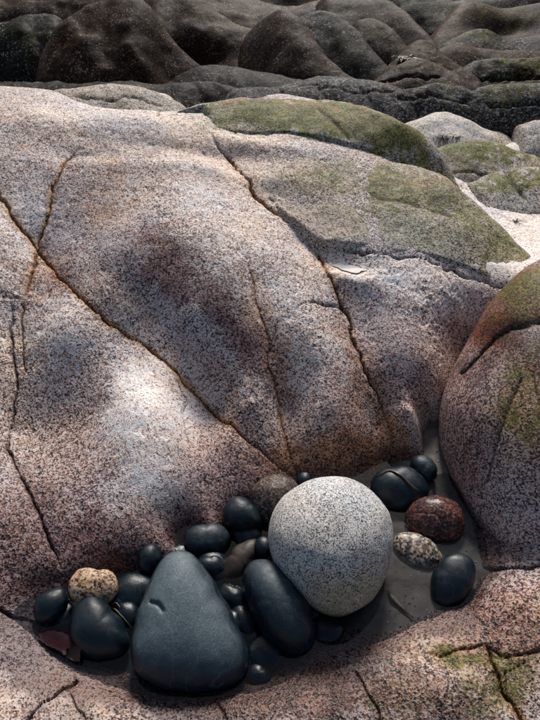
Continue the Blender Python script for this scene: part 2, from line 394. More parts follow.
# grid, finer where the rock is close
ny, nx = 760, 940
s = np.linspace(0, 1, ny); yv = .12 + 3.4 * (.62 * s + .38 * s ** 2.2)
u = np.linspace(-1, 1, nx); gu = .80 * u + .20 * u ** 5
X = (0.66 + .50 * yv)[:, None] * gu[None]; Y = np.repeat(yv[:, None], nx, 1)
Zb = baseA(X, Y)
Z, crack, och, QX, QY = detail(X, Y, Zb.copy())
n1 = fbm(X, Y, 9, 4, .6, 21); n2 = fbm(X, Y, 30, 3, .6, 31)
def cov(lst, QX, QY, n1, n2, j=24):
    px, py = QX + n1 * j, QY + n2 * j * .5; r = np.zeros(QX.shape)
    for (cx, cy, rx, ry, a, v) in lst: r = np.maximum(r, v * np.clip(1.5 * blob(px, py, cx, cy, rx, ry, a, .8), 0, 1))
    return r
PALE = [(152, 425, 42, 72, 0, 1.3), (60, 320, 30, 30, 0, .6), (240, 200, 70, 45, 30, .7), (300, 340, 30, 60, -25, .5), (260, 130, 50, 12, 0, .9), (30, 220, 40, 30, 0, .7), (110, 120, 90, 20, 0, .6),
        (350, 265, 60, 12, 15, 1.), (510, 225, 60, 60, 0, 1.3), (430, 290, 60, 20, 20, .8), (400, 330, 40, 40, 30, .45), (120, 215, 25, 50, 0, .5), (40, 690, 60, 25, 0, .7), (430, 430, 14, 30, 30, .9), (450, 660, 40, 20, 0, .4), (200, 135, 60, 12, 0, .7)]
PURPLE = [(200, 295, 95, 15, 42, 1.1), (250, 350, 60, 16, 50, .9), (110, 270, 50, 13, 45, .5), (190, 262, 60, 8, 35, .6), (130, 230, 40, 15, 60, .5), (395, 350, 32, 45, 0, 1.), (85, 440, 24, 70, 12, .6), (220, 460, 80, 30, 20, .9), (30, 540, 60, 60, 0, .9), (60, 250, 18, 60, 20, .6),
          (250, 400, 20, 40, 0, .4), (320, 440, 50, 20, 0, .3), (200, 520, 160, 30, -20, .9), (300, 690, 120, 30, 0, .8), (180, 340, 60, 14, 45, .6), (350, 420, 18, 50, -15, .6), (520, 620, 60, 40, 0, .7), (480, 430, 60, 120, 0, .7), (100, 540, 60, 30, 0, 1.)]  # patches where the granite is tinted darker and more purple
MOSS = [(300, 125, 110, 14, 5, .0), (480, 655, 40, 7, 0, .8), (470, 700, 20, 25, 0, .5), (505, 680, 18, 30, 20, .6), (330, 175, 40, 14, 0, .5), (400, 700, 30, 20, 0, .3), (260, 125, 70, 10, 0, .3)]
OCHRE = [(300, 690, 150, 26, 0, .6), (60, 700, 100, 30, 0, .5), (500, 640, 80, 50, 0, .55), (20, 560, 60, 60, 0, .3), (345, 440, 90, 30, 0, .35), (250, 200, 120, 60, 35, .30), (190, 375, 110, 26, 42, .5), (60, 160, 90, 30, 0, .35), (270, 350, 14, 90, -15, .6), (365, 360, 12, 110, -22, .6), (180, 150, 120, 18, 5, .5), (110, 190, 18, 40, 20, .6), (335, 455, 80, 22, 0, .8), (390, 430, 15, 40, -20, .8), (170, 185, 90, 12, 0, .45), (240, 165, 40, 14, 40, .5), (60, 150, 60, 18, 0, .4), (100, 690, 80, 14, 0, .6), (420, 640, 70, 20, 0, .5), (300, 410, 14, 60, -15, .5), (345, 285, 15, 60, -20, .35)]
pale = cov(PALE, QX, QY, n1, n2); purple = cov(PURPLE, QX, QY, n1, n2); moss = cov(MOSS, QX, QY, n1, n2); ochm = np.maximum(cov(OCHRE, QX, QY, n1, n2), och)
wet = np.clip(.9 * (1 - sstep(.004, .045, Z + n1 * .03)) + .38 * (1 - sstep(.03, .13, Z + n1 * .06)), 0, 1)
wet = np.where(Y > 2.6, 0, wet)
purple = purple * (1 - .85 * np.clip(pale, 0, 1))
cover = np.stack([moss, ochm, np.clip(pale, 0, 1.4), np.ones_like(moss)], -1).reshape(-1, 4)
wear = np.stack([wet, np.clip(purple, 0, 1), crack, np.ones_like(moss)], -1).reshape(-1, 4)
nrm = grid_normals(X, Y, Z)
V = np.stack([X, Y, Z], -1).reshape(-1, 3)
c1 = CR[0][0]; c2 = CR[1][0]; c4 = CR[3][0]; c3 = CR[4][0]
top_c1 = c1[:4]
REG = [
 ('low pinkish granite shelf in front of the pool', [(-900, 640)] + [(-10, 602), (35, 622), (60, 640), (130, 650), (260, 640), (380, 620), (440, 590), (482, 568), (560, 560), (1500, 560), (1500, 3000), (-900, 3000)]),
 ('narrow granite strip along the left edge with a deep dark crack', [(-900, 297), (9, 298)] + c4[1:] + [(60, 640), (35, 622), (-10, 602), (-900, 640)]),
 ('upper left granite slab with ochre streaks', [(-900, -200)] + c1[:4] + [(36, 243)] + c2[::-1][2:] + [(78, 60), (60, -900), (-900, -900)]),
 ('broad central granite slab with a diagonal purple band', [(36, 243)] + c1[4:] + [(300, 500), (340, 520), (405, 500)] + c3[::-1] + [(200, 60), (200, -900), (60, -900), (78, 60)] + c2[:4]),
 ('lower left granite slab with a pale rounded bulge', [(9, 298), (36, 243)] + c1[4:] + [(300, 500), (340, 520), (260, 640), (130, 650), (60, 640), (62, 568)] + c4[::-1][1:-1]),
]
fx = (lambda A: (A[:-1, :-1] + A[1:, 1:]) / 2)
FX, FY = fx(QX), fx(QY)
taken = np.zeros(FX.shape, bool)
bed = empty('bedrock', (0, 1.4, 0)); tag(bed, 'wave smoothed pink and grey granite bedrock cut by long cracks', kind='structure')
allf = grid_faces(ny, nx).reshape(ny - 1, nx - 1, 4)
def emit(label, mask):
    v, f, a, n = compact(V, allf[mask], {'cover': cover, 'wear': wear}, nrm)
    o = mesh_obj('rock_slab', v, f, M['granite'], bed, a, origin=(0, 1.4, 0), normals=n); o['label'] = label
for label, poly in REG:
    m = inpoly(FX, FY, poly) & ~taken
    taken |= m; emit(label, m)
emit('right granite slab running up to a pale flat beyond the mossy dome', ~taken)

# ---------------------------------------------------------------- ridge rocks: rounded masses under a surveyed crest line
def sm_interp(x, xs, ys, width):
    g = np.linspace(xs[0], xs[-1], 600); v = np.interp(g, xs, ys)
    k = max(3, int(width / (xs[-1] - xs[0]) * 600) | 1)
    ker = np.hanning(k + 2)[1:-1]; ker /= ker.sum()
    pad = k // 2
    vp = np.concatenate([2 * v[0] - v[pad:0:-1] if pad else [], v, 2 * v[-1] - v[-2:-pad - 2:-1] if pad else []])
    return np.interp(x, g, np.convolve(vp, ker, 'valid')[:600])
def ridge_rock(label, crest, wf, wb, drop, mat, mosses=(), pales=(), ochres=(), purples=(), cracks=(), p=1.7, pb=1.7, res=.006, sm=.11, rough=.7, seed=0, ends=.22, name='shore_rock', cat='rock', steep=1.0, lobes=(), contact=None, pools=()):
    pts = [(*at_y(px, py, y), y) for px, py, y in crest]
    xs = np.array([q[0] for q in pts], float); zs = np.array([q[1] for q in pts], float); ys = np.array([q[2] for q in pts], float)
    e = ends                                             # rounded falls at both ends
    xs = np.concatenate([[xs[0] - e, xs[0] - e * .45], xs, [xs[-1] + e * .45, xs[-1] + e]])
    zs = np.concatenate([[zs[0] - .9 * steep, zs[0] - .16 * steep], zs, [zs[-1] - .16 * steep, zs[-1] - .9 * steep]])
    ys = np.concatenate([[ys[0], ys[0]], ys, [ys[-1], ys[-1]]])
    nx_ = int((xs[-1] - xs[0]) / res); y0, y1 = ys.min() - wf * 1.5, ys.max() + wb * 1.4; ny_ = int((y1 - y0) / res)
    x = np.linspace(xs[0], xs[-1], nx_); y = np.linspace(y0, y1, ny_)
    X_, Y_ = np.meshgrid(x, y)
    wxx = fbm(X_, Y_, 3.5, 3, .5, seed) * .10 * rough; wyy = fbm(X_, Y_, 3.5, 3, .5, seed + 5) * .10 * rough
    Xw = np.clip(X_ + wxx * .5, xs[0], xs[-1]); Yw = Y_ + wyy
    zc = sm_interp(Xw, xs, zs, sm); yc = sm_interp(Xw, xs, ys, .25)
    d = yc - Yw
    if contact:
        q = np.array([hitA(a_, b_) for a_, b_ in contact]); kx = np.clip(X_ + wxx * .3, q[0, 0], q[-1, 0])
        yk = sm_interp(kx, q[:, 0], q[:, 1], .12); zk = sm_interp(kx, q[:, 0], q[:, 2], .12)
        Dk = np.maximum(yc - yk, .05); hk = np.maximum(zc - zk, .0)
        dd_ = np.maximum(d, 0) / Dk
        fr_ = hk * dd_ ** p + np.maximum(dd_ - .95, 0) * 1.5 * Dk
        Z_ = zc - np.where(d > 0, fr_, drop * np.abs(d / wb) ** pb)
    else:
        Z_ = zc - np.where(d > 0, drop * np.abs(d / wf) ** p, drop * np.abs(d / wb) ** pb)
    px, py = project(X_, Y_, Z_)
    for (cx, cy, rx, ry, a, amp) in lobes: Z_ = Z_ + amp * blob(px, py, cx, cy, rx, ry, a)
    n1 = fbm(X_, Y_, 9, 4, .6, seed + 21); n2 = fbm(X_, Y_, 30, 3, .6, seed + 31)
    qx, qy = px + n2 * 3, py + n2 * 3
    crack = np.zeros(X_.shape); oc = np.zeros(X_.shape)
    for pts_, wd, dep, sag, sw, o_ in cracks:
        dd, t = pdist(qx, qy, pts_); g = np.exp(-(dd / wd) ** 2)
        Z_ = Z_ - dep * g - sag * np.exp(-dd / sw); crack = np.maximum(crack, g); oc = np.maximum(oc, o_ * np.exp(-dd / (sw * .5)))
    Z_ = Z_ + rough * (.02 * fbm(X_, Y_, 5, 2, .5, seed + 2) + .010 * fbm(X_, Y_, 14, 3, .55, seed + 3) + .0025 * fbm(X_, Y_, 50, 3, .6, seed + 4))
    for cx, cy, rx, ry in pools:
        px, py = project(X_, Y_, Z_); c_ = np.where(np.hypot(px - cx, py - cy) < 2.5, Y_, 99); j = np.unravel_index(c_.argmin(), c_.shape)
        if c_[j] > 90: print('no pool', label, cx, cy); continue
        m_ = np.exp(-(((X_ - X_[j]) / rx) ** 2 + ((Y_ - Y_[j]) / ry) ** 2) ** 1.5 * .4)
        Z_ = Z_ * (1 - m_) + (Z_[j] - .02) * m_ - .014 * m_ ** 3
    keep = Z_ > -.36
    k4 = keep[:-1, :-1] | keep[1:, 1:] | keep[:-1, 1:] | keep[1:, :-1]
    f = grid_faces(ny_, nx_, k4)
    m = cov(mosses, px, py, n1, n2, 40); pa = cov(pales, px, py, n1, n2, 25); o2 = np.maximum(cov(ochres, px, py, n1, n2, 25), oc); pu = cov(purples, px, py, n1, n2, 25)  # pu: patches tinted darker and more purple
    one = np.ones_like(m)
    at = {'cover': np.stack([m, o2, pa, one], -1).reshape(-1, 4), 'wear': np.stack([one * 0, pu, crack, one], -1).reshape(-1, 4)}
    v = np.stack([X_, Y_, Z_], -1).reshape(-1, 3)
    v, f, at, _ = compact(v, f, at)
    i = len(crest) // 2; o = (float(xs[i + 2]), float(ys[i + 2]), 0)
    ob = mesh_obj(name, v, f, mat, None, at, origin=o)
    return tag(ob, label, cat)

GB = M['granite_back']
ridge_rock('mossy grey granite dome right of centre, behind the pale slab', [(255, 190, 2.12), (285, 170, 2.2), (330, 163, 2.24), (375, 165, 2.24), (415, 168, 2.2), (445, 180, 2.12), (480, 205, 2.02), (512, 236, 1.90), (540, 266, 1.80), (580, 300, 1.74)], .50, .20, .125, GB,
           mosses=[(400, 192, 80, 20, 12, .60), (470, 222, 55, 18, 35, .55), (330, 185, 35, 20, 0, .4), (505, 250, 40, 18, 45, .5), (420, 235, 70, 14, 15, .35)], pales=[(340, 225, 60, 15, 10, .5)], ochres=[(380, 175, 120, 10, 5, .6)], purples=[(330, 205, 60, 30, 0, .3)],
           cracks=[([(262, 205), (290, 195), (340, 190), (400, 200), (450, 215)], 1.2, .003, .006, 10, .4)], p=1.7, seed=3, name='granite_outcrop', ends=.12, rough=.6, contact=[(225, 180), (252, 190), (275, 207), (300, 222), (314, 240), (345, 247), (385, 254), (425, 261), (465, 273), (500, 285), (545, 297), (640, 310)])
ridge_rock('long green mossy granite ridge crossing behind the slabs', [(170, 114, 2.52), (205, 104, 2.56), (240, 98, 2.58), (280, 98, 2.58), (320, 101, 2.57), (360, 106, 2.54), (390, 114, 2.50), (418, 130, 2.44), (440, 150, 2.37), (452, 172, 2.30)], .36, .22, .11, GB,
           mosses=[(240, 113, 45, 10, -5, .65), (310, 118, 75, 16, 5, .95), (380, 130, 45, 16, 25, .85), (425, 155, 30, 14, 40, .6)], ochres=[(290, 101, 130, 5, 3, .9)],
           cracks=[([(318, 108), (335, 122), (350, 140)], 1.2, .006, .003, 6, .2)], p=1.6, seed=9, name='granite_outcrop', ends=.18, rough=.6, contact=[(140, 116), (170, 120), (205, 130), (245, 138), (290, 135), (330, 138), (370, 148), (410, 165), (450, 188), (490, 205)])
ridge_rock('low grey granite hump at the left end of the skyline of slabs', [(30, 100, 2.82), (50, 93, 2.84), (78, 87, 2.86), (110, 85, 2.88), (135, 87, 2.88), (160, 95, 2.87), (185, 106, 2.85)], .30, .2, .12, GB, ochres=[(110, 92, 70, 8, 0, .4)], cracks=[([(75, 96), (100, 100), (130, 96), (160, 104)], 1.2, .006, .004, 6, .3)], seed=14, name='granite_outcrop')
ridge_rock('small pale granite knob just right of the low grey hump', [(138, 95, 3.0), (155, 91, 3.02), (172, 99, 3.0)], .2, .15, .1, GB, pales=[(155, 95, 30, 10, 0, 1.)], seed=15, name='granite_outcrop', ends=.12)
ridge_rock('pale grey granite hump below the dark rocks at right', [(400, 126, 2.92), (420, 118, 2.95), (442, 113, 2.97), (470, 119, 2.95), (495, 132, 2.92), (515, 142, 2.9)], .3, .2, .11, GB, pales=[(450, 125, 60, 15, 0, .8)], seed=16, name='granite_outcrop', ends=.15)
ridge_rock('square mossy granite block right of the green ridge', [(440, 156, 2.50), (452, 143, 2.58), (475, 138, 2.6), (500, 141, 2.6), (520, 150, 2.58), (540, 158, 2.55)], .30, .16, .13, GB, mosses=[(490, 148, 50, 10, 0, 1.), (470, 160, 30, 8, 0, .5)], purples=[(455, 170, 20, 15, 0, .6)], cracks=[([(452, 172), (470, 170), (495, 180)], 1.2, .006, .004, 6, .2)], seed=18, name='granite_outcrop', ends=.1, sm=.05)
ridge_rock('flat green topped granite shelf at the right edge', [(470, 184, 2.3), (490, 174, 2.36), (515, 170, 2.38), (545, 172, 2.38), (600, 176, 2.38)], .22, .14, .10, GB, mosses=[(520, 180, 40, 8, 0, .9)], cracks=[([(508, 170), (516, 185), (525, 196)], 1.4, .010, .004, 6, .2)], seed=19, name='granite_outcrop', ends=.1, sm=.05)
ridge_rock('grey granite knob at the right edge under the dark rocks', [(520, 130, 2.85), (535, 122, 2.88), (560, 122, 2.9)], .2, .16, .1, GB, seed=20, name='granite_outcrop', ends=.08, sm=.05)
ridge_rock('pale cream granite shelf beyond the mossy block at right', [(470, 160, 2.72), (500, 150, 2.76), (540, 148, 2.78), (620, 148, 2.8)], .35, .3, .07, GB, pales=[(520, 160, 90, 25, 0, 1.2)], seed=23, name='granite_outcrop', ends=.15, rough=.5)

DR, BR = M['dark_rock'], M['brown_rock']
D = []
ridge_rock('far dark rock wall closing the view along the top edge', [(-120, -40, 7.2), (0, -34, 7.2), (120, -42, 7.3), (240, -30, 7.2), (330, -36, 7.0), (420, -26, 7.0), (500, -30, 7.0), (560, -24, 7.0), (680, -34, 7.2)], .9, .6, .5, BR, seed=60, res=.022, sm=.3, ends=.4)
D.append(ridge_rock('large brown domed rock at the top left, speckled with barnacles', [(45, 55, 3.75), (62, 20, 3.85), (90, 2, 3.9), (120, -6, 3.9), (142, -2, 3.88), (158, 22, 3.84), (178, 48, 3.8), (205, 70, 3.76), (240, 84, 3.7)], .75, .5, .62, BR, ochres=[(110, 30, 90, 40, 0, .4)], p=1.6, seed=31, res=.010, sm=.22, rough=0.84, ends=.18))
ridge_rock('fractured dark rock with mossy top in the left corner', [(-60, 20, 4.05), (0, 22, 4.05), (30, 16, 4.05), (60, 18, 4.0)], .6, .4, .55, DR, mosses=[(40, 45, 30, 20, 0, 0.27)], cracks=[([(-5, 55), (25, 62), (48, 82), (60, 92)], 1.6, .03, .01, 6, 0), ([(25, 62), (20, 90)], 1.3, .03, .01, 6, 0), ([(25, 88), (60, 70)], 1.3, .03, .01, 5, 0), ([(0, 90), (25, 80), (48, 82)], 1.3, .03, .01, 5, 0)], seed=33, res=.010, rough=1.20, ends=.2)
ridge_rock('dark brown rock ledge along the top left corner', [(-60, -8, 4.9), (0, -6, 4.9), (60, -12, 4.9), (100, -14, 4.9)], .6, .4, .4, BR, seed=34, res=.014, rough=0.96, ends=.2)
ridge_rock('dark rock with a smooth hollow beside the brown dome', [(150, -12, 4.5), (175, -4, 4.5), (200, -2, 4.4), (215, 14, 4.3), (240, 28, 4.22), (262, 30, 4.2), (278, 32, 4.1)], .75, .45, .50, BR, lobes=[(198, 48, 22, 12, 15, -.10)], purples=[(195, 50, 22, 14, 15, .8)], p=1.5, seed=36, res=.010, sm=.25, rough=0.66, ends=.2)
GR_ = M['grey_rock']
ridge_rock('brown back hump peeping between two darker rocks at top centre', [(200, -14, 5.4), (235, -6, 5.3), (262, 3, 5.2), (290, 8, 5.1), (310, 4, 5.1), (330, -4, 5.2)], .7, .5, .3, BR, pales=[(250, 12, 25, 6, 0, .6)], seed=40, res=.014, sm=.26, ends=.4, steep=.5)
ridge_rock('round shouldered dark hump in the middle of the back row', [(232, 52, 4.1), (250, 33, 4.1), (264, 18, 4.05), (278, 9, 4.0), (292, 11, 3.95), (304, 22, 3.88), (316, 40, 3.78), (332, 62, 3.62), (352, 78, 3.5), (380, 88, 3.4)], .62, .4, .42, BR, ochres=[(285, 20, 50, 20, 0, .3)], p=1.5, seed=38, res=.008, sm=.16, ends=.2, rough=.5)
ridge_rock('dark saddle rock reaching from the middle hump to the left', [(120, 96, 3.45), (165, 82, 3.55), (195, 70, 3.6), (220, 66, 3.62), (250, 70, 3.58), (285, 78, 3.5), (330, 90, 3.4)], .5, .35, .28, DR, purples=[(230, 80, 90, 20, 0, .5)], p=1.5, seed=39, res=.008, sm=.2, ends=.3, rough=.6)
ridge_rock('broad dark ridge on the skyline above the egg shaped hump', [(325, -6, 5.0), (350, -3, 5.0), (378, -2, 4.9), (396, 4, 4.75), (410, 15, 4.6), (424, 30, 4.4), (440, 46, 4.2)], .75, .5, .38, BR, p=1.5, seed=44, res=.012, sm=.2, ends=.3, rough=.5)
ridge_rock('leaning dark hump right of the middle hump', [(292, 22, 4.4), (306, 14, 4.4), (322, 10, 4.38), (338, 14, 4.3), (354, 26, 4.2), (368, 46, 4.02), (384, 66, 3.85), (400, 76, 3.7)], .62, .4, .42, DR, mosses=[(350, 45, 14, 12, 0, 0.24)], p=1.5, seed=41, res=.008, sm=.15, ends=.2, rough=.5)
ridge_rock('dark egg shaped hump standing right of the leaning one', [(346, 30, 4.3), (358, 21, 4.3), (374, 18, 4.28), (388, 22, 4.22), (400, 36, 4.1), (414, 54, 3.95), (430, 66, 3.85)], .52, .35, .36, BR, mosses=[(372, 36, 14, 10, 0, 0.24)], p=1.5, seed=43, res=.008, sm=.13, ends=.16, rough=.5)
ridge_rock('steep mossy dark rock at the top right of centre', [(395, -12, 5.6), (425, -6, 5.5), (450, 2, 5.4), (480, -4, 5.4), (520, -8, 5.4)], .6, .4, .45, DR, mosses=[(450, 6, 40, 10, 0, 0.30)], seed=45, res=.014, sm=.2, ends=.3)
ridge_rock('smooth brown rock with a dished top near the upper right corner', [(430, 42, 4.3), (442, 26, 4.45), (454, 10, 4.6), (464, 2, 4.7), (482, 4, 4.72), (505, 9, 4.74), (525, 6, 4.75), (545, 2, 4.75), (580, 2, 4.75)], .75, .45, .34, BR, mosses=[(505, 12, 30, 6, 0, 0.48), (455, 15, 10, 14, 0, 0.24)], p=1.4, seed=46, res=.010, sm=.16, ends=.2, rough=.4, lobes=[(500, 24, 28, 8, 5, -.07)])
ridge_rock('low mossy dark hump in front of the dished rock', [(440, 46, 4.0), (456, 36, 4.1), (474, 28, 4.2), (490, 29, 4.2), (506, 39, 4.15), (524, 39, 4.15), (545, 34, 4.15), (590, 30, 4.2)], .5, .35, .26, DR, mosses=[(484, 33, 20, 7, 0, 0.54)], p=1.5, seed=47, res=.009, sm=.13, ends=.2, rough=.5)
ridge_rock('long smooth dark brown rock behind the angular one', [(432, 54, 3.85), (446, 44, 3.95), (460, 41, 4.0), (474, 47, 3.98), (498, 51, 3.95), (530, 52, 3.95), (590, 52, 3.95)], .5, .32, .26, BR, p=1.5, seed=49, res=.008, sm=.11, ends=.2, rough=.5)
ridge_rock('angular brown rock with seaweed on its left shoulder', [(384, 70, 3.62), (396, 60, 3.66), (408, 47, 3.74), (420, 39, 3.78), (432, 42, 3.78), (445, 53, 3.72), (460, 65, 3.62), (480, 78, 3.5)], .5, .32, .26, BR, ochres=[(410, 55, 30, 12, 0, .5)], mosses=[(408, 56, 14, 8, 0, 0.30)], p=1.4, seed=48, res=.007, sm=.08, ends=.2, rough=.6)
ridge_rock('dark ledge topped with green weed at the right edge', [(462, 74, 3.55), (476, 64, 3.64), (496, 61, 3.7), (530, 58, 3.72), (570, 58, 3.72), (620, 58, 3.75)], .40, .3, .24, DR, mosses=[(525, 62, 40, 7, 0, 0.57), (505, 85, 26, 12, 0, 0.33)], ochres=[(530, 72, 30, 15, 0, .8)], cracks=[([(480, 78), (520, 76), (560, 80)], 1.4, .02, .02, 6, .2)], p=1.4, seed=50, res=.007, sm=.08, ends=.2, rough=.9)
ridge_rock('low brown rock with a rounded back in front of the angular one', [(364, 88, 3.3), (382, 72, 3.38), (402, 62, 3.44), (420, 60, 3.46), (440, 66, 3.42), (458, 76, 3.36), (476, 88, 3.28)], .42, .3, .22, BR, p=1.5, seed=55, res=.007, sm=.1, ends=.2, rough=.7, cracks=[([(370, 84), (400, 76), (440, 78)], 1.2, .012, .01, 5, .1)])
ridge_rock('low dark rock band along the foot of the back rocks at left', [(-60, 86, 3.3), (0, 88, 3.3), (60, 84, 3.3), (130, 84, 3.3), (200, 86, 3.28), (260, 88, 3.25)], .3, .4, .2, DR, purples=[(150, 88, 200, 10, 0, .5)], seed=51, res=.008, sm=.2, ends=.3, rough=.9)
ridge_rock('low fractured grey rock at the foot of the back row, centre', [(230, 90, 3.2), (280, 86, 3.22), (320, 81, 3.24), (350, 80, 3.24), (380, 86, 3.2), (410, 94, 3.15)], .30, .35, .18, GR_, cracks=[([(300, 84), (345, 90), (400, 92)], 1.1, .006, .004, 5, .2), ([(318, 86), (330, 105)], 1.0, .006, .004, 5, .2), ([(360, 86), (372, 102)], 1.0, .006, .004, 5, .2), ([(280, 88), (290, 104)], 1.0, .012, .01, 5, .2)], pales=[(335, 84, 25, 4, 0, .6)], seed=52, res=.006, sm=.1, ends=.3, rough=.7)
ridge_rock('rounded grey rock with a split face above the pale hump', [(388, 96, 3.12), (408, 88, 3.17), (436, 82, 3.2), (462, 84, 3.2), (484, 94, 3.14)], .30, .3, .22, GR_, mosses=[(440, 84, 30, 6, 0, 0.36)], cracks=[([(400, 100), (430, 94), (470, 100)], 1.2, .009, .005, 5, .1)], seed=53, res=.006, sm=.08, ends=.2, rough=.7)
ridge_rock('mossy dark block at the right edge below the weedy ledge', [(462, 100, 3.1), (480, 90, 3.15), (506, 84, 3.18), (545, 84, 3.18), (600, 86, 3.18)], .28, .3, .20, GR_, mosses=[(510, 90, 40, 10, 0, 0.45)], cracks=[([(480, 104), (520, 106), (560, 102)], 1.3, .01, .005, 5, .1), ([(505, 86), (512, 112)], 1.2, .008, .004, 5, .1)], seed=54, res=.006, sm=.08, ends=.2, rough=.7)

# the shore on which it all stands, out to the horizon
g = np.linspace(-1, 1, 120); gg = np.sign(g) * (np.abs(g) ** 3) * 300
GX, GY = np.meshgrid(gg, gg + 3)
rr_ = np.hypot(GX, GY - 2.5)
GZ = -.33 + .12 * fbm(GX, GY, .6, 3, .5, 7) * np.clip((rr_ - 2.5) / 3, 0, 1)
one = np.ones(GX.size)
at = {'cover': np.stack([one * .2, one * .2, one * 0, one], -1), 'wear': np.stack([one * .2, one * .3, one * 0, one], -1)}
go = mesh_obj('ground', np.stack([GX, GY, GZ], -1).reshape(-1, 3), grid_faces(120, 120), DR, None, at)
tag(go, 'dark rocky shore round the smoothed granite', kind='structure')

# ---------------------------------------------------------------- stones
def unit_sphere(sub):
    bm = bmesh.new(); bmesh.ops.create_icosphere(bm, subdivisions=sub, radius=1)
    v = np.array([x.co[:] for x in bm.verts]); f = np.array([[q.index for q in p_.verts] for p_ in bm.faces]); bm.free(); return v, f
SPH = {k: unit_sphere(k) for k in (5, 6, 7)}
def stone(label, outline, zc, thick, mat, flat=.3, e=1.0, pc=1.0, sub=5, rough=1., seed=0, name='cobble', cat='stone', group=None, cracks=(), attrs=None, back=None, dents=()):
    O = np.array(outline, float); c = O.mean(0)
    cx, cy = at_z(c[0], c[1], zc); cen = Vector((float(cx), float(cy), zc))
    n = (Vector((0, 0, CAMZ)) - cen).normalized().lerp(Vector((0, 0, 1)), flat).normalized()
    ax = Vector((1, 0, 0)); ax = (ax - n * ax.dot(n)).normalized(); ay = n.cross(ax)
    pol = []
    for px, py in O:
        a, b, cc = ray(px, py); d = Vector((float(a), float(b), float(cc)))
        t = (cen - Vector((0, 0, CAMZ))).dot(n) / d.dot(n)
        q = Vector((0, 0, CAMZ)) + d * t - cen
        pol.append((math.atan2(q.dot(ay), q.dot(ax)), math.hypot(q.dot(ax), q.dot(ay))))
    pol.sort(); th = np.array([q[0] for q in pol]); ra = np.array([q[1] for q in pol])
    g = np.linspace(-math.pi, math.pi, 721)
    r = np.interp(g, np.concatenate([th - 2 * math.pi, th, th + 2 * math.pi]), np.tile(ra, 3))
    ker = np.hanning(61); ker /= ker.sum()
    r = np.convolve(np.concatenate([r[-91:-1], r, r[1:91]]), ker, 'same')[90:-90]
    sv, sf = SPH[sub]
    phi = np.arctan2(sv[:, 1], sv[:, 0]); rho = np.hypot(sv[:, 0], sv[:, 1]); h = sv[:, 2]
    rad = np.interp(phi, g, r); mr = r.mean(); T = thick * mr
    rp = rho ** e; hp = np.sign(h) * np.abs(h) ** pc
    if back: hp = np.where(hp < 0, hp * back, hp)
    P = np.stack([rad * rp * np.cos(phi), rad * rp * np.sin(phi), T * hp], -1)
    ns = np.array([mnoise.noise(Vector(q) * 1.3 + Vector((seed * 3.1, 0, 0))) * 1.0 + .35 * mnoise.noise(Vector(q) * 3.1 + Vector((0, seed * 2.3, 0))) + .12 * mnoise.noise(Vector(q) * 8 + Vector((0, 0, seed))) for q in sv])
    nsc = .045 * rough
    P = P * (1 + nsc * ns)[:, None]
    W = np.array(cen)[None] + P[:, :1] * np.array(ax) + P[:, 1:2] * np.array(ay) + P[:, 2:] * np.array(n)
    front = h > -.2
    crk = np.zeros(len(W))
    if cracks or dents:
        px, py = project(W[:, 0], W[:, 1], W[:, 2])
        nn = np.array([mnoise.noise(Vector(q) * 40) for q in W])
        for pts_, wd, dep, sag, sw in cracks:
            dd, t = pdist(px + nn * 1.3, py + nn * 1.3, pts_)
            gq = np.exp(-(dd / wd) ** 2) * front
            W = W - np.array(n)[None] * ((dep * gq + sag * np.exp(-dd / sw) * front)[:, None]); crk = np.maximum(crk, gq)
        for (dx, dy, rx, ry, a, amp) in dents:
            W = W + np.array(n)[None] * (amp * blob(px, py, dx, dy, rx, ry, a) * front)[:, None]
    at = None
    if attrs:
        px, py = project(W[:, 0], W[:, 1], W[:, 2]); n1 = np.array([mnoise.noise(Vector(q) * 9) for q in W]); one = np.ones(len(W)); z0 = one * 0
        get = lambda k: cov(attrs.get(k, []), px, py, n1 * .7, n1 * .7, 30) if attrs.get(k) else z0
        wt = np.clip(1 - sstep(.0, .04, W[:, 2] + n1 * .02), 0, 1)
        at = {'cover': np.stack([get('moss'), get('ochre'), get('pale'), one], -1), 'wear': np.stack([np.maximum(wt, get('wet')), get('purple'), crk, one], -1)}
    o = mesh_obj(name, W, sf, mat, None, at, origin=(float(cx), float(cy), float(W[:, 2].min())))
    return tag(o, label, cat, group)

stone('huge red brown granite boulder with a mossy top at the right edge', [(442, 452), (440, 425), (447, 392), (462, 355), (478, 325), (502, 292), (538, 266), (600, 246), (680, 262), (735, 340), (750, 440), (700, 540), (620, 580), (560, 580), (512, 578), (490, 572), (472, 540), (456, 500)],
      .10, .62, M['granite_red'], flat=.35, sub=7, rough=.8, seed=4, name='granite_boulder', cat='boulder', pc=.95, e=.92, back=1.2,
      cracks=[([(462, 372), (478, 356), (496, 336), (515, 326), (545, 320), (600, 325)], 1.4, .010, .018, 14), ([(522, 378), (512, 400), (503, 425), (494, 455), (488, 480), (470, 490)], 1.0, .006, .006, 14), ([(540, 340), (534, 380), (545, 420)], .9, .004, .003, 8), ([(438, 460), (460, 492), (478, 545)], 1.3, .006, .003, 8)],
      attrs={'moss': [(545, 290, 44, 24, 0, .75), (525, 320, 35, 10, 0, .45), (532, 400, 36, 50, 0, .5)], 'ochre': [(520, 300, 60, 40, 0, .6), (530, 400, 30, 50, 0, .6), (500, 330, 30, 14, -20, .9)], 'pale': [(500, 520, 40, 40, 0, .3)], 'purple': [(465, 430, 25, 80, 0, .6), (500, 310, 34, 50, 30, 1.)], 'wet': [(515, 335, 28, 10, -5, .75), (475, 365, 16, 7, -40, .6)]})  # wet patches here paint the shade under the overhanging notch

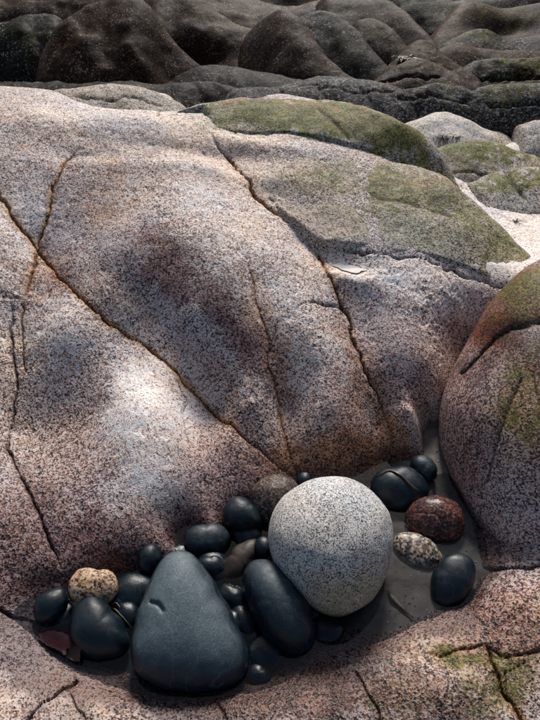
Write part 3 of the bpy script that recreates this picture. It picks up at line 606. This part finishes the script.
stone('big round pale speckled granite boulder in the middle of the pool', [(331, 477), (352, 480), (372, 491), (386, 508), (392, 530), (391, 556), (384, 580), (370, 602), (352, 614), (335, 617), (318, 611), (300, 596), (284, 579), (272, 560), (269, 540), (272, 518), (283, 498), (304, 483)],
      .075, .93, M['boulder'], flat=.15, sub=6, rough=1.0, seed=2, attrs={'ochre': [(355, 590, 60, 35, -30, .55), (380, 560, 20, 50, 0, .4)], 'moss': [(350, 598, 50, 22, -25, .3)]}, name='granite_cobble', cat='boulder')

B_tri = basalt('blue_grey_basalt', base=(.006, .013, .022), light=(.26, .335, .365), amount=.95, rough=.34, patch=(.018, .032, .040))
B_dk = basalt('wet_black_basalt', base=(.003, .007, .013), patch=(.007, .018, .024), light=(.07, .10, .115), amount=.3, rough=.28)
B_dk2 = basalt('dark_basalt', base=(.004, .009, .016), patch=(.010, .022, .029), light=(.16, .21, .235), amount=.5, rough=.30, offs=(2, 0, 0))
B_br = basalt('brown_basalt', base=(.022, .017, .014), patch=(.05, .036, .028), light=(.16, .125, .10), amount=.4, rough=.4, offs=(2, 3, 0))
G_tan = granite('tan_granite', grain=200, dark=(.04, .03, .02), mid=(.16, .11, .07), pink=(.42, .24, .12), white=(.60, .42, .26), stops=(.24, .34, .6), use_attr=False, bump=.3, offs=(4, 0, 0), rough=.5)
G_red = granite('red_porphyry', grain=230, dark=(.02, .015, .015), mid=(.06, .03, .028), pink=(.15, .055, .04), white=(.26, .15, .12), stops=(.3, .52, .86), use_attr=False, bump=.12, offs=(5, 1, 0), rough=.30)
G_brown = granite('brown_granite', grain=260, dark=(.02, .018, .016), mid=(.06, .05, .045), pink=(.13, .09, .07), white=(.24, .19, .16), stops=(.28, .5, .8), use_attr=False, bump=.25, offs=(6, 1, 0), rough=.5)
G_fl = granite('flecked_granite', grain=150, dark=(.03, .03, .03), mid=(.11, .085, .065), pink=(.26, .20, .15), white=(.44, .38, .31), stops=(.3, .48, .74), use_attr=False, bump=.2, offs=(7, 1, 0), rough=.4)

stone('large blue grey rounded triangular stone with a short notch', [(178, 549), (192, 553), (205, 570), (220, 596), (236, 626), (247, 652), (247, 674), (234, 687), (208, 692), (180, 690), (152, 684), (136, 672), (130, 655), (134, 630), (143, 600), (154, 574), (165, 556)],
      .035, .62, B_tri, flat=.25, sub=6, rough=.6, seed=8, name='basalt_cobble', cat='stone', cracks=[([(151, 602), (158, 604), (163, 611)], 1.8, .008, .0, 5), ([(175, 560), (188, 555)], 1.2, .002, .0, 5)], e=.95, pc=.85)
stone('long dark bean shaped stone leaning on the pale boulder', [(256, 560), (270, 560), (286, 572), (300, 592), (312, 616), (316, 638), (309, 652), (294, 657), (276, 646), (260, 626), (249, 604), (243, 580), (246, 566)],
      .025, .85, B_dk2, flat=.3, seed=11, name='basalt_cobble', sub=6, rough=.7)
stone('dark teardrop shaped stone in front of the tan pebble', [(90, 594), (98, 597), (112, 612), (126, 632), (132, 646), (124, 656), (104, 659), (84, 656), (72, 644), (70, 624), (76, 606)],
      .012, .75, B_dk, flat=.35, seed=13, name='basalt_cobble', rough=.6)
stone('small dark stone at the far left end of the pool', [(50, 590), (64, 588), (69, 596), (66, 608), (56, 620), (42, 624), (34, 616), (35, 602)],
      .012, .75, B_dk, flat=.35, seed=14, name='basalt_cobble')
stone('small tan speckled kidney shaped pebble resting on dark stones', [(78, 570), (90, 568), (98, 571), (108, 570), (117, 578), (118, 590), (110, 602), (98, 606), (82, 604), (71, 597), (69, 583)],
      .040, .7, G_tan, flat=.4, seed=15, name='granite_pebble')
stone('small upright dark stone left of the triangular stone', [(146, 544), (154, 543), (161, 552), (160, 566), (151, 575), (142, 574), (138, 562), (140, 550)],
      .018, .8, B_dk, flat=.3, seed=16, name='basalt_cobble')
stone('flat greenish dark stone at the back of the cluster', [(190, 529), (206, 525), (222, 526), (231, 536), (226, 549), (210, 556), (192, 556), (184, 546), (184, 534)],
      .012, .7, B_dk2, flat=.4, seed=17, name='basalt_cobble')
stone('dark egg shaped stone beside the round brown one', [(232, 498), (242, 497), (253, 504), (262, 517), (262, 526), (250, 532), (234, 533), (224, 526), (222, 511)],
      .022, .85, B_dk, flat=.3, seed=18, name='basalt_cobble')
stone('round matt brown stone tucked behind the pale boulder', [(262, 480), (276, 475), (292, 479), (301, 492), (302, 508), (290, 520), (270, 524), (256, 518), (250, 502), (252, 489)],
      .025, .85, G_brown, flat=.3, seed=19, name='granite_cobble')
stone('tiny dark pebble peeping over the top of the pale boulder', [(299, 474), (307, 472), (312, 480), (310, 490), (302, 492), (297, 483)], .02, .8, B_dk, seed=20, name='basalt_pebble')
stone('brownish elongated stone wedged between dark stones', [(243, 543), (256, 538), (262, 545), (256, 560), (246, 574), (232, 585), (222, 584), (220, 572), (230, 556)],
      -.002, .6, B_br, flat=.4, seed=21, name='basalt_cobble')
stone('tiny dark pebble touching the left side of the pale boulder', [(258, 538), (267, 537), (272, 546), (271, 557), (262, 560), (255, 551)], .022, .9, B_dk, seed=22, name='basalt_pebble')
stone('small dark pebble between triangular and bean shaped stones', [(222, 584), (234, 586), (246, 598), (250, 608), (240, 613), (226, 608), (217, 594)],
      -.004, .8, B_dk, flat=.3, seed=23, name='basalt_pebble')
stone('submerged dark stone under the bean shaped stone', [(258, 636), (270, 634), (282, 648), (280, 666), (264, 674), (250, 668), (246, 650)], -.012, .6, B_dk, flat=.6, seed=24, name='basalt_cobble')
stone('small drowned dark stone at the foot of the pale boulder', [(316, 618), (332, 620), (344, 628), (340, 640), (326, 646), (314, 640), (310, 626)], -.008, .6, B_dk, flat=.6, seed=25, name='basalt_cobble')
stone('dark drowned stone behind the tan pebble', [(120, 578), (140, 573), (156, 582), (152, 602), (134, 620), (116, 614), (108, 596)], -.010, .6, B_dk, flat=.5, seed=26, name='basalt_cobble')
stone('dark drowned stone between the two leftmost stones', [(58, 606), (68, 602), (76, 612), (74, 628), (62, 632), (52, 622)], -.014, .6, B_dk, flat=.6, seed=27, name='basalt_cobble')
stone('dark drowned stone below the flat greenish stone', [(200, 552), (222, 554), (230, 572), (222, 588), (206, 582), (196, 564)], -.008, .6, B_dk, flat=.5, seed=28, name='basalt_cobble')
stone('drowned dark stone in the gap right of the triangular stone', [(234, 606), (248, 606), (258, 628), (254, 644), (242, 638), (232, 622)], -.010, .6, B_dk, flat=.5, seed=29, name='basalt_cobble')
stone('dark drowned stone beside the egg shaped stone', [(230, 528), (250, 530), (262, 540), (246, 550), (232, 552), (224, 540)], -.022, .6, B_dk, flat=.5, seed=30, name='basalt_cobble')
stone('thin dark stone wedged above the triangular stone', [(163, 553), (176, 546), (190, 548), (196, 556), (186, 566), (170, 566)], -.006, .7, B_dk, flat=.4, seed=41, name='basalt_cobble')
stone('small glossy dark stone behind the triangular stone, under the flat greenish one', [(196, 562), (210, 556), (224, 560), (226, 572), (214, 580), (200, 576)], -.002, .8, B_dk, flat=.4, seed=42, name='basalt_pebble')
stone('dark pebble squeezed above the bean shaped stone', [(258, 556), (270, 552), (280, 560), (276, 570), (264, 570)], .0, .8, B_dk, flat=.4, seed=43, name='basalt_pebble')
stone('half drowned dark stone behind the teardrop stone', [(104, 590), (120, 588), (134, 598), (138, 614), (128, 624), (112, 616)], -.012, .6, B_dk, flat=.5, seed=44, name='basalt_cobble')
stone('tiny drowned pebble between bean stone and pale boulder foot', [(306, 606), (316, 604), (322, 612), (316, 622), (306, 618)], -.008, .8, B_dk, flat=.5, seed=45, name='basalt_pebble')
stone('dark drowned pebble at the near rim between triangular and bean shaped stones', [(252, 664), (266, 668), (272, 680), (258, 686), (246, 678)], -.014, .7, B_dk, flat=.6, seed=46, name='basalt_pebble')
stone('small dark stone wedged left of the long bean shaped stone', [(226, 612), (236, 610), (242, 622), (240, 636), (230, 634), (224, 624)], -.002, .8, B_dk, flat=.4, seed=47, name='basalt_pebble')
stone('small dark stone hidden behind the teardrop and tan stones', [(118, 604), (130, 602), (140, 612), (136, 628), (126, 630), (117, 618)], -.002, .7, B_dk, flat=.4, seed=48, name='basalt_pebble')
stone('flat dark stone lying between the egg shaped and brownish stones', [(236, 526), (252, 526), (262, 534), (256, 546), (242, 548), (232, 540)], -.002, .6, B_dk2, flat=.5, seed=49, name='basalt_cobble')
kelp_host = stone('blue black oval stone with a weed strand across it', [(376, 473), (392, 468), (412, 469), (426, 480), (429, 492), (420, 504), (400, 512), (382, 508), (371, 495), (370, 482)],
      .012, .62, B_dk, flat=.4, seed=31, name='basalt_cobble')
stone('small dark knobbly stone at the top of the sandy pool', [(412, 458), (424, 456), (434, 463), (437, 474), (430, 483), (418, 480), (411, 470)], .026, .8, B_dk2, flat=.4, seed=32, name='basalt_pebble', rough=2.)
stone('wet dark red stone in the sandy end of the pool', [(412, 504), (428, 497), (446, 498), (460, 506), (466, 520), (461, 535), (444, 542), (424, 540), (410, 530), (405, 516)],
      .014, .68, G_red, flat=.35, seed=33, name='granite_cobble', cracks=[([(418, 512), (436, 514), (444, 526), (438, 540)], 1.4, .002, .002, 6)], sub=6)
stone('flat flecked brown stone half buried in the sand', [(394, 536), (408, 533), (424, 537), (438, 548), (443, 560), (436, 567), (420, 568), (404, 560), (394, 548)],
      -.002, .42, G_fl, flat=.6, seed=34, name='granite_cobble')
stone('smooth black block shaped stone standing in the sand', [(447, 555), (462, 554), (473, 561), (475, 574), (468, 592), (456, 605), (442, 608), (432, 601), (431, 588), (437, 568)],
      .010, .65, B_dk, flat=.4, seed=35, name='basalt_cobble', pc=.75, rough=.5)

# ---------------------------------------------------------------- sand and water in the pool
def sand_z(x, y):
    px, py = project(x, y, x * 0)
    right = sstep(345, 405, px + (py - 560) * .15)
    up = sstep(500, 430, py)
    z = -.034 + right * .024 + .035 * up * right
    return z + .004 * fbm(x, y, 12, 3, .5, 6) + .0012 * fbm(x, y, 60, 2, .5, 9) + right * .004 * blob(px, py, 410, 590, 30, 18, 20)
sx_, sy_ = np.meshgrid(np.linspace(-.7, .80, 420), np.linspace(.45, 1.36, 300))
sz_ = sand_z(sx_, sy_)
bz_ = baseA(sx_, sy_)
ok = sz_ > bz_ - .03
k4 = ok[:-1, :-1] | ok[1:, 1:]
v, f, _, _ = compact(np.stack([sx_, sy_, sz_], -1).reshape(-1, 3), grid_faces(300, 420, k4))
m, t, b = newmat('pool_sand'); tc = N(t, 'TexCoord'); v0 = tc.outputs['Object']
a = noise_n(t, v0, 900, 2, .7); c_ = noise_n(t, v0, 14, 5, .6)
c_.inputs['Distortion'].default_value = .5
r1 = ramp(t, [(.32, (.10, .082, .068)), (.5, (.19, .16, .135)), (.66, (.28, .245, .205))]); t.links.new(c_.outputs['Fac'], r1.inputs[0])
r2 = ramp(t, [(.3, (.75, .75, .75)), (.7, (1.15, 1.12, 1.1))]); t.links.new(a.outputs['Fac'], r2.inputs[0])
sx3 = N(t, 'SeparateXYZ'); t.links.new(v0, sx3.inputs[0])
shade_to_sand = math_(t, 'MULTIPLY', math_(t, 'SUBTRACT', math_(t, 'ADD', sx3.outputs[0], math_(t, 'MULTIPLY', c_.outputs['Fac'], .05)), .195), 18., True)
t.links.new(mix(t, shade_to_sand, (.008, .012, .018), mix(t, 1., r1.outputs[0], r2.outputs[0], 'MULTIPLY')), b.inputs['Base Color']); b.inputs['Roughness'].default_value = .7  # navy at left paints the dark shade round the stones into the sand
bn = N(t, 'Bump', i_Strength=.3, i_Distance=.002); t.links.new(a.outputs['Fac'], bn.inputs['Height']); t.links.new(bn.outputs[0], b.inputs['Normal'])
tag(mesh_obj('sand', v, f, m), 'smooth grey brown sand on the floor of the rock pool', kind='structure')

wx_, wy_ = np.meshgrid(np.linspace(-.7, .80, 250), np.linspace(.45, 1.36, 160))
bz_ = baseA(wx_, wy_); k4 = (bz_ < .03); k4 = k4[:-1, :-1] | k4[1:, 1:] | k4[1:, :-1] | k4[:-1, 1:]
PW = project(wx_, wy_, wx_ * 0)
inn = (PW[0] > 12) & (PW[0] < 505) & (PW[1] > 410) & (PW[1] < 712)
k4 &= inn[:-1, :-1]
v, f, _, _ = compact(np.stack([wx_, wy_, wx_ * 0], -1).reshape(-1, 3), grid_faces(160, 250, k4))
m = bpy.data.materials.new('pool_water_surface'); m.use_nodes = True; t = m.node_tree; t.nodes.clear()
out = N(t, 'OutputMaterial'); tr = N(t, 'BsdfTransparent'); tr.inputs[0].default_value = (.90, .94, .96, 1)
gl = N(t, 'BsdfGlossy'); gl.inputs['Roughness'].default_value = .02; fr = N(t, 'Fresnel', i_IOR=1.33)
tc = N(t, 'TexCoord'); nz = noise_n(t, tc.outputs['Object'], 9, 2); bn = N(t, 'Bump', i_Strength=.05, i_Distance=.01)
t.links.new(nz.outputs['Fac'], bn.inputs['Height']); t.links.new(bn.outputs[0], gl.inputs['Normal']); t.links.new(bn.outputs[0], fr.inputs['Normal'])
ms = N(t, 'MixShader'); t.links.new(fr.outputs[0], ms.inputs[0]); t.links.new(tr.outputs[0], ms.inputs[1]); t.links.new(gl.outputs[0], ms.inputs[2]); t.links.new(ms.outputs[0], out.inputs[0])
tag(mesh_obj('pool_water', v, f, m), 'still clear water filling the rock pool', kind='structure')
WATER = m

# ---------------------------------------------------------------- small things, set down on what is there
bpy.context.view_layer.update()
DG = bpy.context.evaluated_depsgraph_get()
def hit(px, py, skip_water=True):
    a, b, c = ray(px, py); d = Vector((float(a), float(b), float(c))).normalized(); o = Vector((0, 0, CAMZ))
    for _ in range(4):
        ok_, loc, nor, idx, ob, mt = scene.ray_cast(DG, o, d)
        if not ok_: return o + d * 2, Vector((0, 0, 1))
        if skip_water and ob.name.startswith('pool_water'): o = loc + d * .0005; continue
        return loc, nor
    return loc, nor
def simple(name, col, rough=.4, spec=.5, var=.5, scale=60):
    m, t, b = newmat(name); tc = N(t, 'TexCoord'); n = noise_n(t, tc.outputs['Object'], scale, 4, .6)
    r = ramp(t, [(.3, tuple(c * (1 - var) for c in col)), (.7, tuple(min(1, c * (1 + var)) for c in col))]); t.links.new(n.outputs['Fac'], r.inputs[0])
    t.links.new(r.outputs[0], b.inputs['Base Color']); b.inputs['Roughness'].default_value = rough; b.inputs['Specular IOR Level'].default_value = spec
    return m
def strand(name, label, cat, pts, radii, mat, lift=.003, flat=.45, skip_water=True, sides=8):
    P = []
    pts = np.array(pts, float); tt = np.linspace(0, len(pts) - 1, 26)
    qx, qy = np.interp(tt, range(len(pts)), pts[:, 0]), np.interp(tt, range(len(pts)), pts[:, 1])
    ker = np.array([1, 2, 3, 2, 1]) / 9.
    qx[2:-2] = np.convolve(qx, ker, 'valid'); qy[2:-2] = np.convolve(qy, ker, 'valid')
    for a, b in zip(qx, qy):
        l, n = hit(a, b, skip_water); P.append((l + n * lift, n))
    rad = np.interp(np.linspace(0, 1, 26), np.linspace(0, 1, len(radii)), radii)
    vs, fs = [], []
    for i, (p, n) in enumerate(P):
        d = (P[min(i + 1, 25)][0] - P[max(i - 1, 0)][0]).normalized(); s_ = d.cross(n).normalized(); n2_ = s_.cross(d)
        for k in range(sides):
            a = 2 * math.pi * k / sides; vs.append(p + s_ * math.cos(a) * rad[i] + n2_ * math.sin(a) * rad[i] * flat)
    for i in range(25):
        for k in range(sides): fs.append((i * sides + k, i * sides + (k + 1) % sides, (i + 1) * sides + (k + 1) % sides, (i + 1) * sides + k))
    vs = np.array([tuple(v_) for v_ in vs])
    return tag(mesh_obj(name, vs, np.array(fs), mat, None, None, origin=tuple(vs[0])), label, cat)
m_kelp = simple('brown_weed', (.07, .045, .02), .35)
m_twig = simple('grey_driftwood', (.055, .04, .028), .7)
m_straw = simple('dry_grass', (.13, .10, .055), .6)
m_red = simple('dark_red_weed', (.018, .004, .007), .65, .15)
m_rust = simple('rust_brown_weed', (.05, .022, .012), .5)
strand('seaweed_strand', 'brown weed strand lying across the blue black oval stone', 'seaweed', [(378, 476), (390, 470), (402, 476), (412, 487), (419, 491)], [.001, .0035, .003, .0035, .001], m_kelp)
strand('driftwood_twig', 'thin pointed twig lying between the pale boulder and the sand', 'twig', [(388, 592), (393, 600), (402, 609), (413, 619)], [.002, .007, .004, .002], m_twig, lift=.006, flat=.7)
strand('dry_grass_stem', 'pale dry grass stem caught right of the teardrop stone', 'grass stem', [(110, 606), (117, 610), (124, 618), (131, 626)], [.0007, .0018, .0012, .0006], m_straw, lift=.004, flat=.8)
strand('dry_grass_stem', 'short curled straw below the tan pebble', 'grass stem', [(112, 604), (117, 603), (121, 608)], [.001, .0018, .0008], m_straw, lift=.005, flat=.8)
strand('dry_grass_stem', 'thin bent straw at the upper edge of the sandy pool', 'grass stem', [(396, 516), (404, 520), (412, 530)], [.0007, .0016, .0006], m_twig, lift=.004, flat=.8)

def seaweed_leaf(label, outline, mat):
    n = len(outline); c = np.mean(outline, 0); H = np.array([tuple(hit(*q)[0]) for q in outline] + [tuple(hit(*c)[0])])
    co = np.linalg.lstsq(np.c_[H[:, :2], np.ones(len(H))], np.maximum(H[:, 2], 0), rcond=None)[0]
    O = np.array([at_z(q[0], q[1], .01) for q in outline]); cc = O.mean(0); V_ = []
    rings = np.linspace(.02, 1, 7)
    for ri in rings:
        for k in range(48):
            t_ = k / 48 * n; i = int(t_); q = O[i % n] * (1 - t_ + i) + O[(i + 1) % n] * (t_ - i)
            x, y = cc + (q - cc) * ri * (1 + .05 * math.sin(k * 1.9))
            V_.append((x, y, max(0.001, co[0] * x + co[1] * y + co[2]) + .008 + .0015 * math.sin(x * 60 + y * 90)))
    V_ = np.array(V_); m_ = 48 * 7
    F_ = [(a * 48 + k, a * 48 + (k + 1) % 48, (a + 1) * 48 + (k + 1) % 48, (a + 1) * 48 + k) for a in range(6) for k in range(48)]
    VV = np.concatenate([V_, V_ - np.array([0, 0, .0015])]); F2 = np.array(F_)
    rim = np.array([(288 + k, 288 + (k + 1) % 48, m_ + 288 + (k + 1) % 48, m_ + 288 + k) for k in range(48)])
    FF = np.concatenate([F2, F2[:, ::-1] + m_, rim[:, ::-1]])
    return tag(mesh_obj('seaweed_leaf', VV, FF, mat, None, None, origin=tuple(VV[0])), label, 'seaweed')
seaweed_leaf('dark red seaweed flap at the lower left rim of the pool', [(38, 632), (50, 629), (66, 634), (76, 642), (72, 650), (62, 652), (48, 646), (40, 640)], m_red)
seaweed_leaf('small rusty weed scrap under the teardrop stone', [(66, 648), (74, 646), (82, 652), (80, 662), (72, 660), (66, 656)], m_rust)

def tuft(label, px, py, size, nf, mat, seed):
    rr = random.Random(seed); l, n = hit(px, py); vs, fs = [], []
    for q in range(nf):
        a = rr.uniform(0, 6.28); L_ = size * rr.uniform(.5, 1.1); up = rr.uniform(.25, .9); wd = size * .07 * rr.uniform(.6, 1.4)
        dx, dy = math.cos(a), math.sin(a); off = Vector((rr.uniform(-.5, .5) * size, rr.uniform(-.25, .25) * size, 0)); b0 = len(vs)
        for k in range(5):
            t_ = k / 4; p = l + off + Vector((dx * L_ * t_, dy * L_ * t_, L_ * up * (t_ - .9 * t_ * t_) + .002 + .004 * math.sin(t_ * 7 + q)))
            ww_ = wd * (1 - .75 * t_) ; sd = Vector((-dy, dx, rr.uniform(-.3, .3))) * ww_
            vs += [p - sd, p + Vector((0, 0, ww_ * .6)), p + sd, p - Vector((0, 0, ww_ * .5))]
        for k in range(4):
            for e_ in range(4):
                i0 = b0 + k * 4; fs.append((i0 + e_, i0 + (e_ + 1) % 4, i0 + 4 + (e_ + 1) % 4, i0 + 4 + e_))
    vs = np.array([tuple(v_) for v_ in vs])
    return tag(mesh_obj('seaweed_tuft', vs, np.array(fs), mat, None, None, origin=tuple(l)), label, 'seaweed')
tuft('small dark weed tuft in the gap left of the square mossy block', 444, 139, .045, 26, m_rust, 1)
tuft('smaller dark weed tuft on the square mossy block', 456, 138, .028, 16, m_rust, 2)
tuft('dark weed sprig on the right rim of the mossy dome', 516, 222, .022, 14, m_rust, 3)
tuft('rusty weed clump on the shoulder of the angular back rock', 404, 60, .07, 40, m_kelp, 4)
tuft('tiny black weed fleck on the strip above the mossy dome', 367, 150, .014, 10, m_rust, 5)
tuft('tiny black weed fleck on the pale right slab', 365, 285, .008, 8, m_rust, 6)

m_pud = bpy.data.materials.new('puddle_painted_sky'); m_pud.use_nodes = True; t = m_pud.node_tree; b = t.nodes['Principled BSDF']
tc = N(t, 'TexCoord'); nz = noise_n(t, tc.outputs['Object'], 25, 2); rr2 = ramp(t, [(.3, (.55, .54, .52)), (.7, (.74, .73, .70))]); t.links.new(nz.outputs['Fac'], rr2.inputs[0])  # pale base colour stands in for sky reflected in the puddle
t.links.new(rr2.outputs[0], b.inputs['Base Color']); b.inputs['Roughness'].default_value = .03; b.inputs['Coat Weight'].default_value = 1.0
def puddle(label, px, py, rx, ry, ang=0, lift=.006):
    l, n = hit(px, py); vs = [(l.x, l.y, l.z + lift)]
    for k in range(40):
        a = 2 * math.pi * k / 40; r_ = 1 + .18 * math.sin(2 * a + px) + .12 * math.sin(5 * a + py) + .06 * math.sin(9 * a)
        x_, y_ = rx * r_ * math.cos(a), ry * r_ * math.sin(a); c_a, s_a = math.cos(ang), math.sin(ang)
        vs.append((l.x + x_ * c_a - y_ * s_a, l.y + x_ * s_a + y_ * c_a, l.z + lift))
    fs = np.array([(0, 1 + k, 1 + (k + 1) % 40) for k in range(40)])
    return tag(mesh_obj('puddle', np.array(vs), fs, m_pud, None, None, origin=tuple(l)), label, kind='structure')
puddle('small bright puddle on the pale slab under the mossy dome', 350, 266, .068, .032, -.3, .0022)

GR = {'granite_outcrop': 'mossy and pale granite outcrops behind the slabs', 'shore_rock': 'dark rounded shore rocks at the back', 'basalt_cobble': 'dark wave rounded stones in the rock pool',
      'basalt_pebble': 'small dark pebbles in the rock pool', 'seaweed_tuft': 'weed tufts on the rocks', 'dry_grass_stem': 'dry stems washed into the pool'}
for o in scene.objects:
    k = o.name.split('.')[0]
    if k in GR: o['group'] = GR[k]

# loose grit and shell crumbs on the sandy end
rg = np.random.RandomState(11); ico = bmesh.new(); bmesh.ops.create_icosphere(ico, subdivisions=1, radius=1)
iv = np.array([q.co[:] for q in ico.verts]); fi = np.array([[q.index for q in p_.verts] for p_ in ico.faces]); ico.free()
for nm, cnt, mt_, lo, hi in (('grit', 420, simple('grit_grains', (.16, .12, .10), .7, var=.8, scale=300), .0009, .0026), ('shell_crumbs', 60, simple('shell_bits', (.62, .56, .48), .5, var=.2), .001, .0028)):
    vs, fs = [], []
    for k in range(cnt):
        px, py = rg.uniform(382, 484), rg.uniform(440, 632); x, y = at_z(px, py, -.01); x, y = float(x), float(y)
        z = float(sand_z(np.array([x]), np.array([y]))[0])
        if float(baseA(np.array([x]), np.array([y]))[0]) > z + .006: continue
        r_ = lo + (hi - lo) * rg.rand() ** 3; q = iv * np.array([r_ * rg.uniform(.7, 1.5), r_ * rg.uniform(.7, 1.5), r_ * .6]); q = q * (1 + .25 * rg.randn(len(iv), 1) * .5)
        fs.append(fi + len(iv) * len(vs)); vs.append(q + np.array([x, y, z + r_ * .2]))
    o = mesh_obj(nm, np.concatenate(vs), np.concatenate(fs), mt_, smooth=False)
    tag(o, 'coarse dark grit scattered over the pool sand' if nm == 'grit' else 'pale broken shell crumbs scattered over the pool sand', kind='stuff')
